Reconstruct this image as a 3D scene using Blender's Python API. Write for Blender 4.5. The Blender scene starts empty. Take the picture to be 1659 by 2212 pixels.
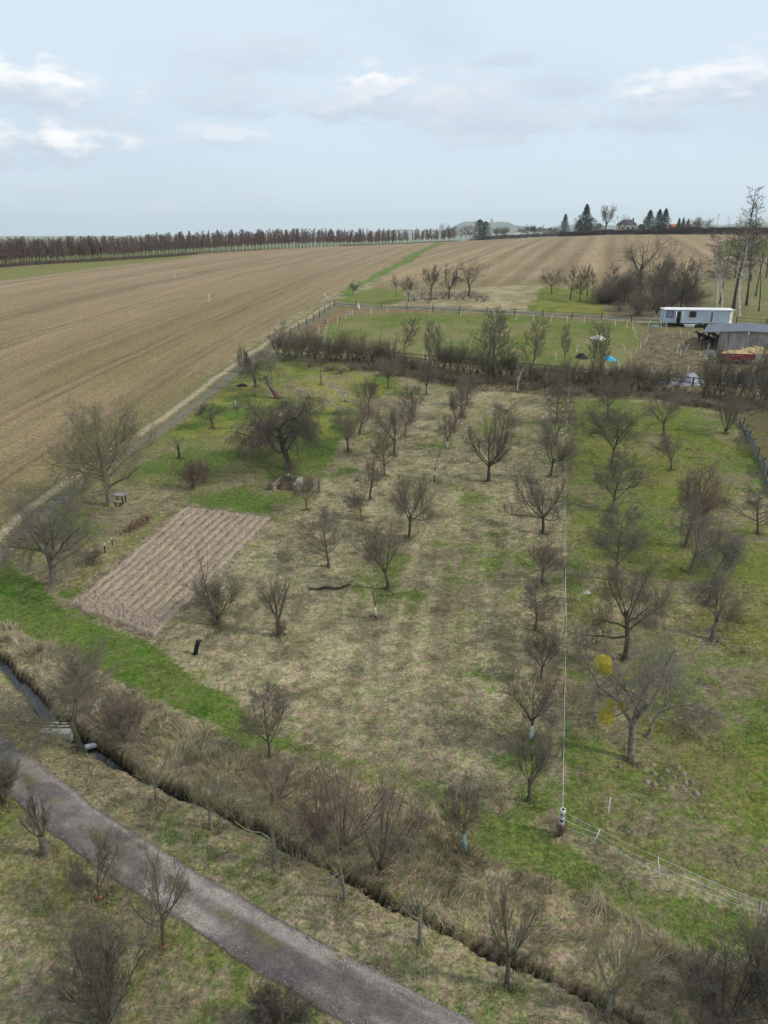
import bpy, math, random
import numpy as np
from mathutils import Vector

SC = bpy.context.scene
COL = SC.collection

# ------------------------------------------------------------------ camera
CAM_Z = 22.0
PITCH = math.radians(21.6)
FPX = 1534.0                    # focal length in units of the 1659 x 2212 view
cp, sp = math.cos(PITCH), math.sin(PITCH)
cd = bpy.data.cameras.new("camera")
cam = bpy.data.objects.new("camera", cd)
COL.objects.link(cam)
cam.location = (0, 0, CAM_Z)
cam.rotation_euler = (math.pi / 2 - PITCH, 0, 0)
cd.sensor_fit = 'VERTICAL'
cd.sensor_height = 24.0
cd.sensor_width = 18.0
cd.lens = 24.0 * FPX / 2212.0
cd.clip_start = 0.5
cd.clip_end = 30000
SC.camera = cam

# ------------------------------------------------------------------ sky, sun, exposure
SUN_EL, SUN_AZ = math.radians(40), math.radians(102)     # azimuth clockwise from +Y (view direction)
SC.view_settings.view_transform = 'Standard'
SC.view_settings.look = 'None'
SC.view_settings.gamma = 1.0
SC.view_settings.exposure = 0.13
w = bpy.data.worlds.new("World")
SC.world = w
w.use_nodes = True
nt = w.node_tree
nt.nodes.clear()
def N(t, **k):
    n = nt.nodes.new(t)
    for a, b in k.items():
        setattr(n, a, b)
    return n
def M(op, a, b=None, c=None):
    n = nt.nodes.new('ShaderNodeMath'); n.operation = op
    for i, v in enumerate((a, b, c)):
        if v is None: continue
        if isinstance(v, (int, float)): n.inputs[i].default_value = v
        else: nt.links.new(v, n.inputs[i])
    return n.outputs[0]
def MIX(f, a, b):
    n = nt.nodes.new('ShaderNodeMix'); n.data_type = 'RGBA'
    if isinstance(f, (int, float)): n.inputs[0].default_value = f
    else: nt.links.new(f, n.inputs[0])
    for i, v in ((6, a), (7, b)):
        if isinstance(v, tuple): n.inputs[i].default_value = (*v, 1)
        else: nt.links.new(v, n.inputs[i])
    return n.outputs[2]
def SMOOTH(v, lo, hi, to0=0.0, to1=1.0):
    n = nt.nodes.new('ShaderNodeMapRange'); n.interpolation_type = 'SMOOTHSTEP'
    nt.links.new(v, n.inputs[0])
    for i, q in enumerate((lo, hi, to0, to1)): n.inputs[i + 1].default_value = q
    return n.outputs[0]
sky = N('ShaderNodeTexSky', sky_type='NISHITA', sun_disc=False)
sky.sun_elevation = SUN_EL
sky.sun_rotation = SUN_AZ
sky.air_density = 1.0; sky.dust_density = 1.5; sky.ozone_density = 1.0
tc = N('ShaderNodeTexCoord')
sx = N('ShaderNodeSeparateXYZ'); nt.links.new(tc.outputs['Generated'], sx.inputs[0])
az = M('ARCTAN2', sx.outputs[0], sx.outputs[1])
el = M('ARCSINE', sx.outputs[2])
# a milky veil of thin high cloud in front of the clear sky, brighter low down
cv = N('ShaderNodeCombineXYZ'); nt.links.new(az, cv.inputs[0]); nt.links.new(M('MULTIPLY', el, 2.6), cv.inputs[1])
n1 = N('ShaderNodeTexNoise'); n1.inputs['Scale'].default_value = 2.6; n1.inputs['Detail'].default_value = 6; n1.inputs['Roughness'].default_value = .55
nt.links.new(cv.outputs[0], n1.inputs['Vector'])
n2 = N('ShaderNodeTexNoise'); n2.inputs['Scale'].default_value = 20; n2.inputs['Detail'].default_value = 9; n2.inputs['Roughness'].default_value = .56
nt.links.new(cv.outputs[0], n2.inputs['Vector'])
K = 10.0
veil = MIX(SMOOTH(el, -.02, .34), (.655 * K, .775 * K, .89 * K), (.70 * K, .81 * K, .905 * K))
veil = MIX(SMOOTH(n1.outputs['Fac'], .44, .68, 0, .45), veil, (.56 * K, .655 * K, .765 * K))
col = MIX(.90, sky.outputs[0], veil)
# single clouds: (azimuth, elevation, half width, half height, whiteness, strength) in radians
def VD(px, py):
    s, t = (px - 829.5) / FPX, (1106 - py) / FPX
    x, y, z = s, cp + t * sp, -sp + t * cp
    return math.atan2(x, y), math.asin(z / math.sqrt(x * x + y * y + z * z))
CL = [(85, 215, 135, 45, 1.0, .95), (20, 195, 90, 42, .9, .9), (80, 322, 120, 42, 1.0, 1.0), (15, 345, 70, 32, .35, .8),
      (815, 205, 60, 42, 1.0, .95), (760, 240, 120, 36, .35, .95), (960, 235, 125, 48, .45, .95), (1065, 270, 145, 50, .22, .95),
      (1450, 215, 110, 42, .85, .9), (1600, 190, 95, 55, .75, .85), (1400, 262, 120, 30, .2, .9), (490, 225, 90, 60, .18, .75),
      (480, 305, 80, 30, .7, .6), (600, 125, 120, 42, .2, .6), (1215, 200, 80, 26, .05, .8), (1095, 135, 50, 20, .05, .8),
      (292, 330, 30, 20, .8, .55), (240, 265, 90, 26, .3, .45), (1225, 285, 25, 16, .3, .45), (1010, 312, 70, 16, .3, .45),
      (1015, 418, 26, 6, .1, .45), (575, 428, 26, 9, .3, .35), (365, 455, 50, 12, .5, .3), (90, 415, 70, 12, .2, .25)]
warp = M('MULTIPLY', M('SUBTRACT', n2.outputs['Fac'], .5), 3.4)
for (px, py, hw, hh, wh, st) in CL:
    a0, e0 = VD(px, py); a1, _ = VD(px + hw, py); _, e1 = VD(px, py - hh)
    da = M('DIVIDE', M('SUBTRACT', az, a0), (a1 - a0) * 1.3)
    de = M('DIVIDE', M('SUBTRACT', el, e0), (e1 - e0) * 1.45)
    # flat base, billowing top
    deb = M('MULTIPLY', de, SMOOTH(de, -.4, .1, 1.7, 1.0))
    r = M('SQRT', M('ADD', M('POWER', M('ABSOLUTE', da), 2.0), M('POWER', M('ABSOLUTE', deb), 2.0)))
    d = M('ADD', r, warp)
    mask = SMOOTH(d, 1.35, .3, 0, st)
    lit = SMOOTH(M('ADD', de, M('MULTIPLY', warp, -.8)), -.25, .75, 0, wh)
    cc = MIX(lit, (.565 * K, .65 * K, .755 * K), (.96 * K, .965 * K, .97 * K))
    col = MIX(mask, col, cc)
bg = N('ShaderNodeBackground'); nt.links.new(col, bg.inputs[0]); bg.inputs[1].default_value = 0.1
wo = N('ShaderNodeOutputWorld'); nt.links.new(bg.outputs[0], wo.inputs[0])

sl = bpy.data.lights.new("sun", 'SUN')
sl.energy = 2.3
sl.angle = math.radians(5)
sl.color = (1, .94, .86)
sun = bpy.data.objects.new("sun", sl)
COL.objects.link(sun)
sd = Vector((math.sin(SUN_AZ) * math.cos(SUN_EL), math.cos(SUN_AZ) * math.cos(SUN_EL), math.sin(SUN_EL)))
sun.rotation_euler = sd.to_track_quat('Z', 'Y').to_euler()

# ------------------------------------------------------------------ noise
def vn(x, y, s=0):
    x = np.asarray(x, float); y = np.asarray(y, float)
    xi, yi = np.floor(x), np.floor(y)
    fx, fy = x - xi, y - yi
    fx = fx * fx * (3 - 2 * fx); fy = fy * fy * (3 - 2 * fy)
    def h(a, b):
        v = np.sin(a * 127.1 + b * 311.7 + s * 74.7) * 43758.5453
        return v - np.floor(v)
    return (h(xi, yi) * (1 - fx) + h(xi + 1, yi) * fx) * (1 - fy) + (h(xi, yi + 1) * (1 - fx) + h(xi + 1, yi + 1) * fx) * fy
def fbm(x, y, s=0, o=4, g=.5):
    t = 0; a = 1; n = 0
    for i in range(o):
        t = t + a * vn(x * 2 ** i + 13.1 * i, y * 2 ** i - 7.7 * i, s + i); n += a; a *= g
    return t / n
def sstep(a, b, x):
    t = np.clip((x - a) / (b - a), 0, 1)
    return t * t * (3 - 2 * t)

# ------------------------------------------------------------------ terrain height
TU = np.array([-.8, -.52, -.3, -.05, .12, .3, .52, .8])
TY = np.array([-400, 32, 50, 80, 110, 130, 160, 220, 300, 400, 460, 600, 900, 1500, 2500, 12000.])
TZ = np.array([
 [0, 0, 0, 0, 0, 0, 0, 0], [0, 0, 0, 0, 0, 0, 0, 0], [.8, .9, 1, 1, 1, 1, 1, 1], [3, 3, 3, 3, 3, 3, 3, 3],
 [5.2, 5.3, 5.4, 5.5, 5.5, 5.6, 5.6, 5.6], [6.4, 6.6, 7, 7.2, 7.2, 7.2, 7.2, 7.2], [7.5, 7.8, 8.3, 9, 9.3, 9.5, 9.6, 9.6],
 [8.5, 9, 9.6, 10.8, 11.7, 12.5, 12.7, 12.7], [9, 10.1, 10.1, 12.2, 14.2, 16.6, 16.6, 16.6], [8, 9, 10.5, 13.0, 16.0, 19.6, 19.7, 19.7],
 [7, 8, 10.3, 13.4, 16.6, 20.3, 20.5, 20.5], [3, 4, 5, 8.5, 15.0, 19, 20, 20], [-8, -6, -4, -1, 6, 13, 13, 13],
 [-20, -20, -18, -15, -10, -2, -2, -2], [-28] * 8, [-35] * 8])
_ud = np.linspace(-.8, .8, 81)
_yd = np.concatenate([np.arange(-400, 1200, 4.0), np.arange(1200, 12001, 60.0)])
_a = np.array([np.interp(_ud, TU, r) for r in TZ])
_b = np.array([np.interp(_yd, TY, _a[:, j]) for j in range(len(_ud))])      # (u, y)
def _sm(a, n, ax):
    k = np.hanning(2 * n + 3)[1:-1]; k /= k.sum()
    p = np.concatenate([np.repeat(np.take(a, [0], ax), n, ax), a, np.repeat(np.take(a, [-1], ax), n, ax)], ax)
    return np.apply_along_axis(lambda v: np.convolve(v, k, 'valid'), ax, p)
_b[:, :400] = _sm(_b, 8, 1)[:, :400]
_b = _sm(_b, 7, 0)
def hbase(x, y):
    x = np.asarray(x, float); y = np.asarray(y, float)
    u = np.clip(x / np.maximum(y, 30.), -.799, .799)
    fu = (u + .8) / .02; iu = np.clip(fu.astype(int), 0, 79); fu = fu - iu
    yy = np.clip(y, -399, 11990)
    iy = np.clip(np.searchsorted(_yd, yy) - 1, 0, len(_yd) - 2)
    fy = (yy - _yd[iy]) / (_yd[iy + 1] - _yd[iy])
    z = (_b[iu, iy] * (1 - fu) + _b[iu + 1, iy] * fu) * (1 - fy) + (_b[iu, iy + 1] * (1 - fu) + _b[iu + 1, iy + 1] * fu) * fy
    return z + (fbm(x * .09, y * .09, 5, 3) - .5) * .5 * sstep(400, 100, y)

def ray(px, py):
    s, t = (px - 829.5) / FPX, (1106 - py) / FPX
    return np.array([s, cp + t * sp, -sp + t * cp])
def at(px, py, dz=0.0):
    """point of the ground seen at a place of the 1659 x 2212 view"""
    d = ray(px, py)
    k = np.concatenate([np.arange(8, 200, .5), np.arange(200, 3000, 4)])
    z = CAM_Z + d[2] * k - hbase(d[0] * k, d[1] * k)
    i = np.argmax(z < 0)
    if z[i] >= 0:
        i = int(np.argmin(z[:700])); return Vector((d[0] * k[i], d[1] * k[i], float(hbase(d[0] * k[i], d[1] * k[i])) + dz))
    a, b = k[i - 1], k[i]
    for _ in range(24):
        m = (a + b) / 2
        if CAM_Z + d[2] * m - float(hbase(d[0] * m, d[1] * m)) < 0: b = m
        else: a = m
    return Vector((d[0] * a, d[1] * a, float(hbase(d[0] * a, d[1] * a)) + dz))
def atY(px, py, Y, ground=True):
    d = ray(px, py); k = Y / d[1]
    return Vector((d[0] * k, Y, float(hbase(d[0] * k, Y)) if ground else CAM_Z + d[2] * k))
def plane_pt(px, py, Y):
    d = ray(px, py); k = Y / d[1]
    return Vector((d[0] * k, Y, CAM_Z + d[2] * k))
def zdepth(p):
    return p.y * cp - (p.z - CAM_Z) * sp
def hfor(p, ty):
    """height that makes an upright at p reach view row ty"""
    t = (1106 - ty) / FPX
    Yc = p.y * sp + (p.z - CAM_Z) * cp
    return (t * zdepth(p) - Yc) / (cp + t * sp)
def wfor(p, wpx):
    return wpx * zdepth(p) / FPX
def PL(pts):
    return np.array([tuple(at(*q))[:2] for q in pts])

# polyline distance (for ditch, roads)
def pldist(x, y, P):
    best = np.full(np.shape(x), 1e9); along = np.zeros(np.shape(x)); side = np.zeros(np.shape(x)); acc = 0
    for a, b in zip(P[:-1], P[1:]):
        d = b - a; L = math.hypot(*d); d = d / L
        t = np.clip((x - a[0]) * d[0] + (y - a[1]) * d[1], 0, L)
        qx, qy = a[0] + d[0] * t, a[1] + d[1] * t
        dd = np.hypot(x - qx, y - qy)
        m = dd < best
        best = np.where(m, dd, best); along = np.where(m, acc + t, along)
        side = np.where(m, np.sign((x - a[0]) * d[1] - (y - a[1]) * d[0]), side)
        acc += L
    return best, along, side
def pip(x, y, P):
    c = np.zeros(np.shape(x), bool)
    n = len(P)
    for i in range(n):
        x1, y1 = P[i]; x2, y2 = P[(i + 1) % n]
        if y1 == y2: continue
        m = ((y1 > y) != (y2 > y)) & (x < (x2 - x1) * (y - y1) / (y2 - y1) + x1)
        c ^= m
    return c

DITCH = PL([(-60, 1375), (0, 1418), (60, 1478), (120, 1550), (185, 1592), (240, 1625), (300, 1660), (370, 1695), (430, 1715), (500, 1750), (560, 1775),
            (640, 1820), (700, 1855), (760, 1885), (850, 1938), (940, 1985), (1050, 2035), (1130, 2070), (1200, 2105), (1290, 2145), (1420, 2215), (1560, 2290)])
_dx0 = DITCH[:, 0].min() - 4
def ditch(x, y):
    d, al, sd_ = pldist(x, y, DITCH)
    d = d + (fbm(x * .8, y * .8, 31, 2) - .5) * .35
    wdt = np.interp(al, [0, 14, 22, 30, 100], [.33, .30, .15, .11, .10])
    return d, wdt, al
def hgt(x, y):
    z = hbase(x, y)
    x = np.asarray(x, float); y = np.asarray(y, float)
    near = (y < 60)
    if np.any(near):
        d, wdt, al = ditch(x, y)
        z = z - np.where(near, .7 * sstep(wdt + .16, wdt - .1, d) + .22 * sstep(1.5, .2, d), 0)
    return z
def G(p, dz=0.0):
    return Vector((p[0], p[1], float(hgt(p[0], p[1])) + dz))
# ------------------------------------------------------------------ mesh + material helpers
def newmesh(name, V, F, cols=None, extra=None, smooth=True):
    V = np.asarray(V, np.float32)
    if not isinstance(F, (list, tuple)): F = [F]
    F = [np.asarray(f, np.int32) for f in F if len(f)]
    me = bpy.data.meshes.new(name)
    me.vertices.add(len(V)); me.vertices.foreach_set('co', V.ravel())
    nl = sum(f.size for f in F); nf = sum(len(f) for f in F)
    me.loops.add(nl); me.polygons.add(nf)
    me.loops.foreach_set('vertex_index', np.concatenate([f.ravel() for f in F]))
    sizes = np.concatenate([np.full(len(f), f.shape[1], np.int32) for f in F])
    starts = np.concatenate([[0], np.cumsum(sizes)[:-1]]).astype(np.int32)
    me.polygons.foreach_set('loop_start', starts)
    try: me.polygons.foreach_set('loop_total', sizes)
    except Exception: pass
    me.update(calc_edges=True)
    if smooth: me.polygons.foreach_set('use_smooth', np.ones(nf, bool))
    def addc(nm, c):
        a = me.color_attributes.new(nm, 'FLOAT_COLOR', 'POINT')
        c = np.asarray(c, np.float32)
        if c.shape[1] == 3: c = np.concatenate([c, np.ones((len(c), 1), np.float32)], 1)
        a.data.foreach_set('color', c.ravel())
    if cols is not None: addc('Col', cols)
    if extra is not None:
        for k, c in extra.items(): addc(k, c)
    return me
def link(name, me, mats, parent=None, loc=None):
    o = bpy.data.objects.new(name, me)
    COL.objects.link(o)
    if me is not None:
        for m in (mats if isinstance(mats, (list, tuple)) else [mats]): me.materials.append(m)
    if parent is not None: o.parent = parent
    if loc is not None: o.location = loc
    return o
def tag(o, label=None, cat=None, group=None, kind=None):
    if label: o['label'] = label
    if cat: o['category'] = cat
    if group: o['group'] = group
    if kind: o['kind'] = kind
    return o
def empty(name, loc, label, cat, group=None, rz=0.0):
    o = bpy.data.objects.new(name, None); COL.objects.link(o)
    o.location = loc; o.rotation_euler = (0, 0, rz); o.empty_display_size = .3
    return tag(o, label, cat, group)

class MB:
    """collects boxes, tubes and lofts into one mesh"""
    def __init__(s): s.v = []; s.f = []; s.n = 0
    def add(s, V, F):
        V = [tuple(q) for q in V]
        s.v += V; s.f += [tuple(i + s.n for i in f) for f in F]; s.n += len(V); return s
    def box(s, c, d, rz=0.0, tilt=None):
        x, y, z = d[0] / 2, d[1] / 2, d[2] / 2
        P = [Vector((a * x, b * y, e * z)) for e in (-1, 1) for a, b in ((-1, -1), (1, -1), (1, 1), (-1, 1))]
        from mathutils import Matrix
        R = Matrix.Rotation(rz, 3, 'Z')
        if tilt is not None: R = R @ Matrix.Rotation(tilt[0], 3, 'X') @ Matrix.Rotation(tilt[1], 3, 'Y')
        P = [R @ p + Vector(c) for p in P]
        return s.add(P, [(0, 3, 2, 1), (4, 5, 6, 7), (0, 1, 5, 4), (1, 2, 6, 5), (2, 3, 7, 6), (3, 0, 4, 7)])
    def tube(s, pts, rad, n=6, caps=True):
        pts = [Vector(p) for p in pts]
        if not hasattr(rad, '__len__'): rad = [rad] * len(pts)
        V = []
        for i, p in enumerate(pts):
            t = (pts[min(i + 1, len(pts) - 1)] - pts[max(i - 1, 0)]).normalized()
            a = Vector((0, 0, 1)) if abs(t.z) < .9 else Vector((1, 0, 0))
            u = t.cross(a).normalized(); v = t.cross(u)
            V += [p + (u * math.cos(k * 2 * math.pi / n) + v * math.sin(k * 2 * math.pi / n)) * rad[i] for k in range(n)]
        F = [(i * n + k, i * n + (k + 1) % n, (i + 1) * n + (k + 1) % n, (i + 1) * n + k) for i in range(len(pts) - 1) for k in range(n)]
        if caps: F += [tuple(range(n))[::-1], tuple((len(pts) - 1) * n + k for k in range(n))]
        return s.add(V, F)
    def prism(s, poly, z0, z1):
        n = len(poly)
        V = [(x, y, z0) for x, y in poly] + [(x, y, z1) for x, y in poly]
        return s.add(V, [tuple(range(n))[::-1], tuple(range(n, 2 * n))] + [(k, (k + 1) % n, n + (k + 1) % n, n + k) for k in range(n)])
    def build(s, name, mat, parent=None, smooth=False, loc=None, bevel=0.0):
        me = bpy.data.meshes.new(name); me.from_pydata([tuple(v) for v in s.v], [], s.f); me.update()
        if smooth: me.polygons.foreach_set('use_smooth', np.ones(len(me.polygons), bool))
        o = link(name, me, mat, parent, loc)
        if bevel > 0:
            b = o.modifiers.new('bevel', 'BEVEL'); b.width = bevel; b.segments = 2; b.limit_method = 'ANGLE'
        return o

def mat_base(name, rough=.85):
    m = bpy.data.materials.new(name); m.use_nodes = True
    t = m.node_tree; b = t.nodes['Principled BSDF']
    b.inputs['Roughness'].default_value = rough
    b.inputs['Specular IOR Level'].default_value = .25
    return m, t, b
def mat(name, c, rough=.85, var=.25, scale=3.0, bump=.0, c2=None, spec=.25, metal=0.0):
    m, t, b = mat_base(name, rough)
    b.inputs['Specular IOR Level'].default_value = spec
    b.inputs['Metallic'].default_value = metal
    tc_ = t.nodes.new('ShaderNodeTexCoord'); n = t.nodes.new('ShaderNodeTexNoise')
    n.inputs['Scale'].default_value = scale; n.inputs['Detail'].default_value = 5
    t.links.new(tc_.outputs['Object'], n.inputs['Vector'])
    r = t.nodes.new('ShaderNodeMix'); r.data_type = 'RGBA'
    mr = t.nodes.new('ShaderNodeMapRange'); t.links.new(n.outputs['Fac'], mr.inputs[0]); mr.inputs[1].default_value = .3; mr.inputs[2].default_value = .7
    t.links.new(mr.outputs[0], r.inputs[0])
    if c2 is None:
        r.inputs[6].default_value = (*[v * (1 - var) for v in c], 1); r.inputs[7].default_value = (*[min(1, v * (1 + var)) for v in c], 1)
    else:
        r.inputs[6].default_value = (*c, 1); r.inputs[7].default_value = (*c2, 1)
    t.links.new(r.outputs[2], b.inputs['Base Color'])
    if bump:
        bp = t.nodes.new('ShaderNodeBump'); bp.inputs['Strength'].default_value = .6; bp.inputs['Distance'].default_value = bump
        t.links.new(n.outputs['Fac'], bp.inputs['Height']); t.links.new(bp.outputs[0], b.inputs['Normal'])
    return m
def mat_bark(name, dark, pale, patches=None, scale=5.0):
    """bark: two noise scales, optional lichen colour in patches"""
    m, t, b = mat_base(name, .9)
    tc_ = t.nodes.new('ShaderNodeTexCoord')
    def noise(sc, det=4):
        n = t.nodes.new('ShaderNodeTexNoise'); n.inputs['Scale'].default_value = sc; n.inputs['Detail'].default_value = det
        t.links.new(tc_.outputs['Object'], n.inputs['Vector'])
        mr = t.nodes.new('ShaderNodeMapRange'); t.links.new(n.outputs['Fac'], mr.inputs[0]); mr.inputs[1].default_value = .35; mr.inputs[2].default_value = .65
        return mr
    r = t.nodes.new('ShaderNodeMix'); r.data_type = 'RGBA'
    t.links.new(noise(scale).outputs[0], r.inputs[0])
    r.inputs[6].default_value = (*dark, 1); r.inputs[7].default_value = (*pale, 1)
    out = r.outputs[2]
    if patches:
        q = t.nodes.new('ShaderNodeMix'); q.data_type = 'RGBA'
        mr = noise(1.7, 3); mr.inputs[1].default_value = .52; mr.inputs[2].default_value = .62
        t.links.new(mr.outputs[0], q.inputs[0]); t.links.new(out, q.inputs[6]); q.inputs[7].default_value = (*patches, 1)
        out = q.outputs[2]
    t.links.new(out, b.inputs['Base Color'])
    return m
def mat_vcol(name, detail=((3, .25), (14, .25)), bump=.03, rough=.95, streak=False, hue=False):
    m, t, b = mat_base(name, rough)
    b.inputs['Specular IOR Level'].default_value = .1
    at_ = t.nodes.new('ShaderNodeAttribute'); at_.attribute_name = 'Col'
    g = t.nodes.new('ShaderNodeNewGeometry')
    out = at_.outputs['Color']; hs = None
    for sc, amp in detail:
        n = t.nodes.new('ShaderNodeTexNoise'); n.inputs['Scale'].default_value = sc; n.inputs['Detail'].default_value = 5; n.inputs['Roughness'].default_value = .65
        t.links.new(g.outputs['Position'], n.inputs['Vector'])
        mr = t.nodes.new('ShaderNodeMapRange'); t.links.new(n.outputs['Fac'], mr.inputs[0])
        mr.inputs[1].default_value = .3; mr.inputs[2].default_value = .7; mr.inputs[3].default_value = 1 - amp; mr.inputs[4].default_value = 1 + amp
        x = t.nodes.new('ShaderNodeVectorMath'); x.operation = 'SCALE'
        t.links.new(out, x.inputs[0]); t.links.new(mr.outputs[0], x.inputs['Scale']); out = x.outputs[0]
        hs = n.outputs['Fac']
    if hue:
        n = t.nodes.new('ShaderNodeTexNoise'); n.inputs['Scale'].default_value = 3.3; n.inputs['Detail'].default_value = 6; n.inputs['Roughness'].default_value = .75
        t.links.new(g.outputs['Position'], n.inputs['Vector'])
        mr = t.nodes.new('ShaderNodeMapRange'); t.links.new(n.outputs['Fac'], mr.inputs[0]); mr.inputs[1].default_value = .40; mr.inputs[2].default_value = .60
        hm_ = t.nodes.new('ShaderNodeMix'); hm_.data_type = 'RGBA'; t.links.new(mr.outputs[0], hm_.inputs[0])
        hm_.inputs[6].default_value = (.78, 1.0, .60, 1); hm_.inputs[7].default_value = (1.22, 1.03, 1.10, 1)
        x = t.nodes.new('ShaderNodeVectorMath'); x.operation = 'MULTIPLY'; t.links.new(out, x.inputs[0]); t.links.new(hm_.outputs[2], x.inputs[1]); out = x.outputs[0]
    if streak:
        a2 = t.nodes.new('ShaderNodeAttribute'); a2.attribute_name = 'Row'
        sx_ = t.nodes.new('ShaderNodeSeparateXYZ'); t.links.new(a2.outputs['Vector'], sx_.inputs[0])
        for sc, amp in ((.32, .10), (1.1, .10), (3.5, .10)):
            n = t.nodes.new('ShaderNodeTexNoise'); n.inputs['Scale'].default_value = sc; n.inputs['Detail'].default_value = 3
            cb = t.nodes.new('ShaderNodeCombineXYZ'); t.links.new(sx_.outputs[0], cb.inputs[0])
            ml = t.nodes.new('ShaderNodeMath'); ml.operation = 'MULTIPLY'; ml.inputs[1].default_value = .035; t.links.new(sx_.outputs[1], ml.inputs[0]); t.links.new(ml.outputs[0], cb.inputs[1])
            t.links.new(cb.outputs[0], n.inputs['Vector'])
            mr = t.nodes.new('ShaderNodeMapRange'); t.links.new(n.outputs['Fac'], mr.inputs[0])
            mr.inputs[1].default_value = .3; mr.inputs[2].default_value = .7; mr.inputs[3].default_value = -amp; mr.inputs[4].default_value = amp
            f1 = t.nodes.new('ShaderNodeMath'); f1.operation = 'MULTIPLY_ADD'; t.links.new(mr.outputs[0], f1.inputs[0]); t.links.new(sx_.outputs[2], f1.inputs[1]); f1.inputs[2].default_value = 1
            x = t.nodes.new('ShaderNodeVectorMath'); x.operation = 'SCALE'
            t.links.new(out, x.inputs[0]); t.links.new(f1.outputs[0], x.inputs['Scale']); out = x.outputs[0]
    t.links.new(out, b.inputs['Base Color'])
    if bump:
        bp = t.nodes.new('ShaderNodeBump'); bp.inputs['Strength'].default_value = .7; bp.inputs['Distance'].default_value = bump
        t.links.new(hs, bp.inputs['Height']); t.links.new(bp.outputs[0], b.inputs['Normal'])
    return m

# ------------------------------------------------------------------ ground zones
DRY = np.array((.25, .208, .138)); DRYB = np.array((.17, .142, .095)); PALE = np.array((.35, .295, .205))
OLIVE = np.array((.165, .155, .060)); GREEN = np.array((.105, .142, .034)); LUSH = np.array((.075, .128, .022)); YELL = np.array((.24, .22, .06))
REED = np.array((.35, .288, .195)); REED2 = np.array((.24, .19, .128)); MUD = np.array((.165, .125, .090)); LEAF = np.array((.24, .155, .095))
FIELD = np.array((.282, .204, .145)); FIELDO = np.array((.222, .166, .100)); FIELDG = np.array((.175, .148, .075))

ZP = {}
ZP['left_field'] = PL([(-420, 1420), (-200, 1300), (0, 1135), (60, 1070), (150, 1005), (320, 905), (440, 818), (520, 757), (600, 703), (690, 648), (735, 627), (860, 566)]) 
_c1 = [tuple(atY(978, 500, 640))[:2], tuple(atY(730, 500, 505))[:2], tuple(atY(500, 500, 425))[:2], tuple(atY(300, 500, 365))[:2], tuple(atY(0, 500, 300))[:2], tuple(atY(-300, 500, 280))[:2], (-400, 200), (-200, 60)]
ZP['left_field'] = np.concatenate([ZP['left_field'], _c1])
ZP['left_margin'] = np.array([tuple(at(-100, 612))[:2], tuple(at(60, 600))[:2], tuple(at(200, 580))[:2], tuple(at(420, 556))[:2], tuple(at(380, 551))[:2], tuple(at(200, 565))[:2], tuple(at(0, 580))[:2], tuple(at(-100, 583))[:2], (-400, 330), (-420, 150)])
ZP['right_field'] = np.concatenate([PL([(800, 622), (876, 626), (1058, 619), (1152, 615), (1280, 625), (1400, 620), (1500, 600), (1540, 575)]),
     [tuple(atY(1560, 520, 330))[:2], tuple(atY(1700, 500, 430))[:2], tuple(atY(1330, 500, 470))[:2], tuple(atY(996, 500, 660))[:2]], PL([(880, 569)])])
ZP['strip'] = np.concatenate([PL([(735, 632), (860, 568)]), [tuple(atY(980, 500, 650))[:2], tuple(atY(990, 500, 650))[:2]], PL([(874, 570), (782, 618), (745, 650)])])
ZP['left_green'] = PL([(-300, 1330), (0, 1190), (150, 1075), (330, 940), (520, 795), (600, 770), (700, 778), (870, 812), (800, 880), (735, 960), (700, 1020), (690, 1070), (600, 1150), (580, 1110), (400, 1085), (150, 1290), (60, 1260), (-200, 1420)])
ZP['band'] = PL([(-250, 1330), (0, 1205), (90, 1265), (150, 1330), (330, 1390), (440, 1480), (540, 1535), (600, 1590), (500, 1575), (350, 1510), (220, 1450), (100, 1385), (0, 1345), (-250, 1430)])
ZP['band2'] = PL([(480, 1540), (640, 1605), (760, 1640), (880, 1655), (1000, 1720), (1200, 1825), (1400, 1920), (1680, 2010), (1800, 2120), (1500, 2040), (1250, 1935), (1100, 1860), (950, 1780), (850, 1705), (700, 1655), (560, 1600)])
ZP['right_meadow'] = PL([(1230, 862), (1420, 870), (1600, 905), (1900, 1000), (2100, 1900), (1659, 1960), (1217, 1795)])
ZP['bank'] = PL([(-200, 1330), (0, 1350), (120, 1400), (250, 1485), (400, 1540), (560, 1635), (700, 1665), (850, 1705), (980, 1790), (1100, 1865), (1300, 1955), (1500, 2060), (1750, 2180), (1700, 2400), (1560, 2290), (1420, 2215), (1290, 2145), (1200, 2105), (1130, 2070), (1050, 2035), (940, 1985), (850, 1938), (700, 1855), (640, 1820), (560, 1775), (500, 1750), (430, 1715), (300, 1660), (185, 1592), (120, 1550), (0, 1418), (-100, 1360)])
ZP['verge'] = PL([(-200, 1480), (0, 1440), (100, 1560), (185, 1600), (300, 1668), (430, 1720), (500, 1755), (560, 1780), (700, 1860), (850, 1943), (940, 1990), (1050, 2040), (1200, 2110), (1290, 2150), (1420, 2220), (1500, 2350), (1150, 2320), (1000, 2212), (700, 2050), (440, 1895), (190, 1750), (0, 1585), (-150, 1520)])
ZP['yard'] = PL([(580, 752), (640, 712), (722, 658), (950, 672), (1200, 685), (1430, 698), (1700, 706), (1760, 860), (1660, 848), (1371, 822), (1224, 811), (1100, 799), (950, 787), (724, 766)])
ZP['paddock'] = PL([(650, 745), (690, 712), (745, 684), (800, 677), (1000, 676), (1200, 686), (1340, 697), (1375, 707), (1388, 735), (1345, 785), (1200, 800), (950, 783), (760, 765)])
ZP['leafstrip'] = PL([(590, 750), (660, 700), (720, 664), (900, 670), (1150, 682), (1370, 696), (1372, 704), (1150, 692), (900, 680), (800, 678), (745, 686), (690, 716), (660, 745)])
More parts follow.
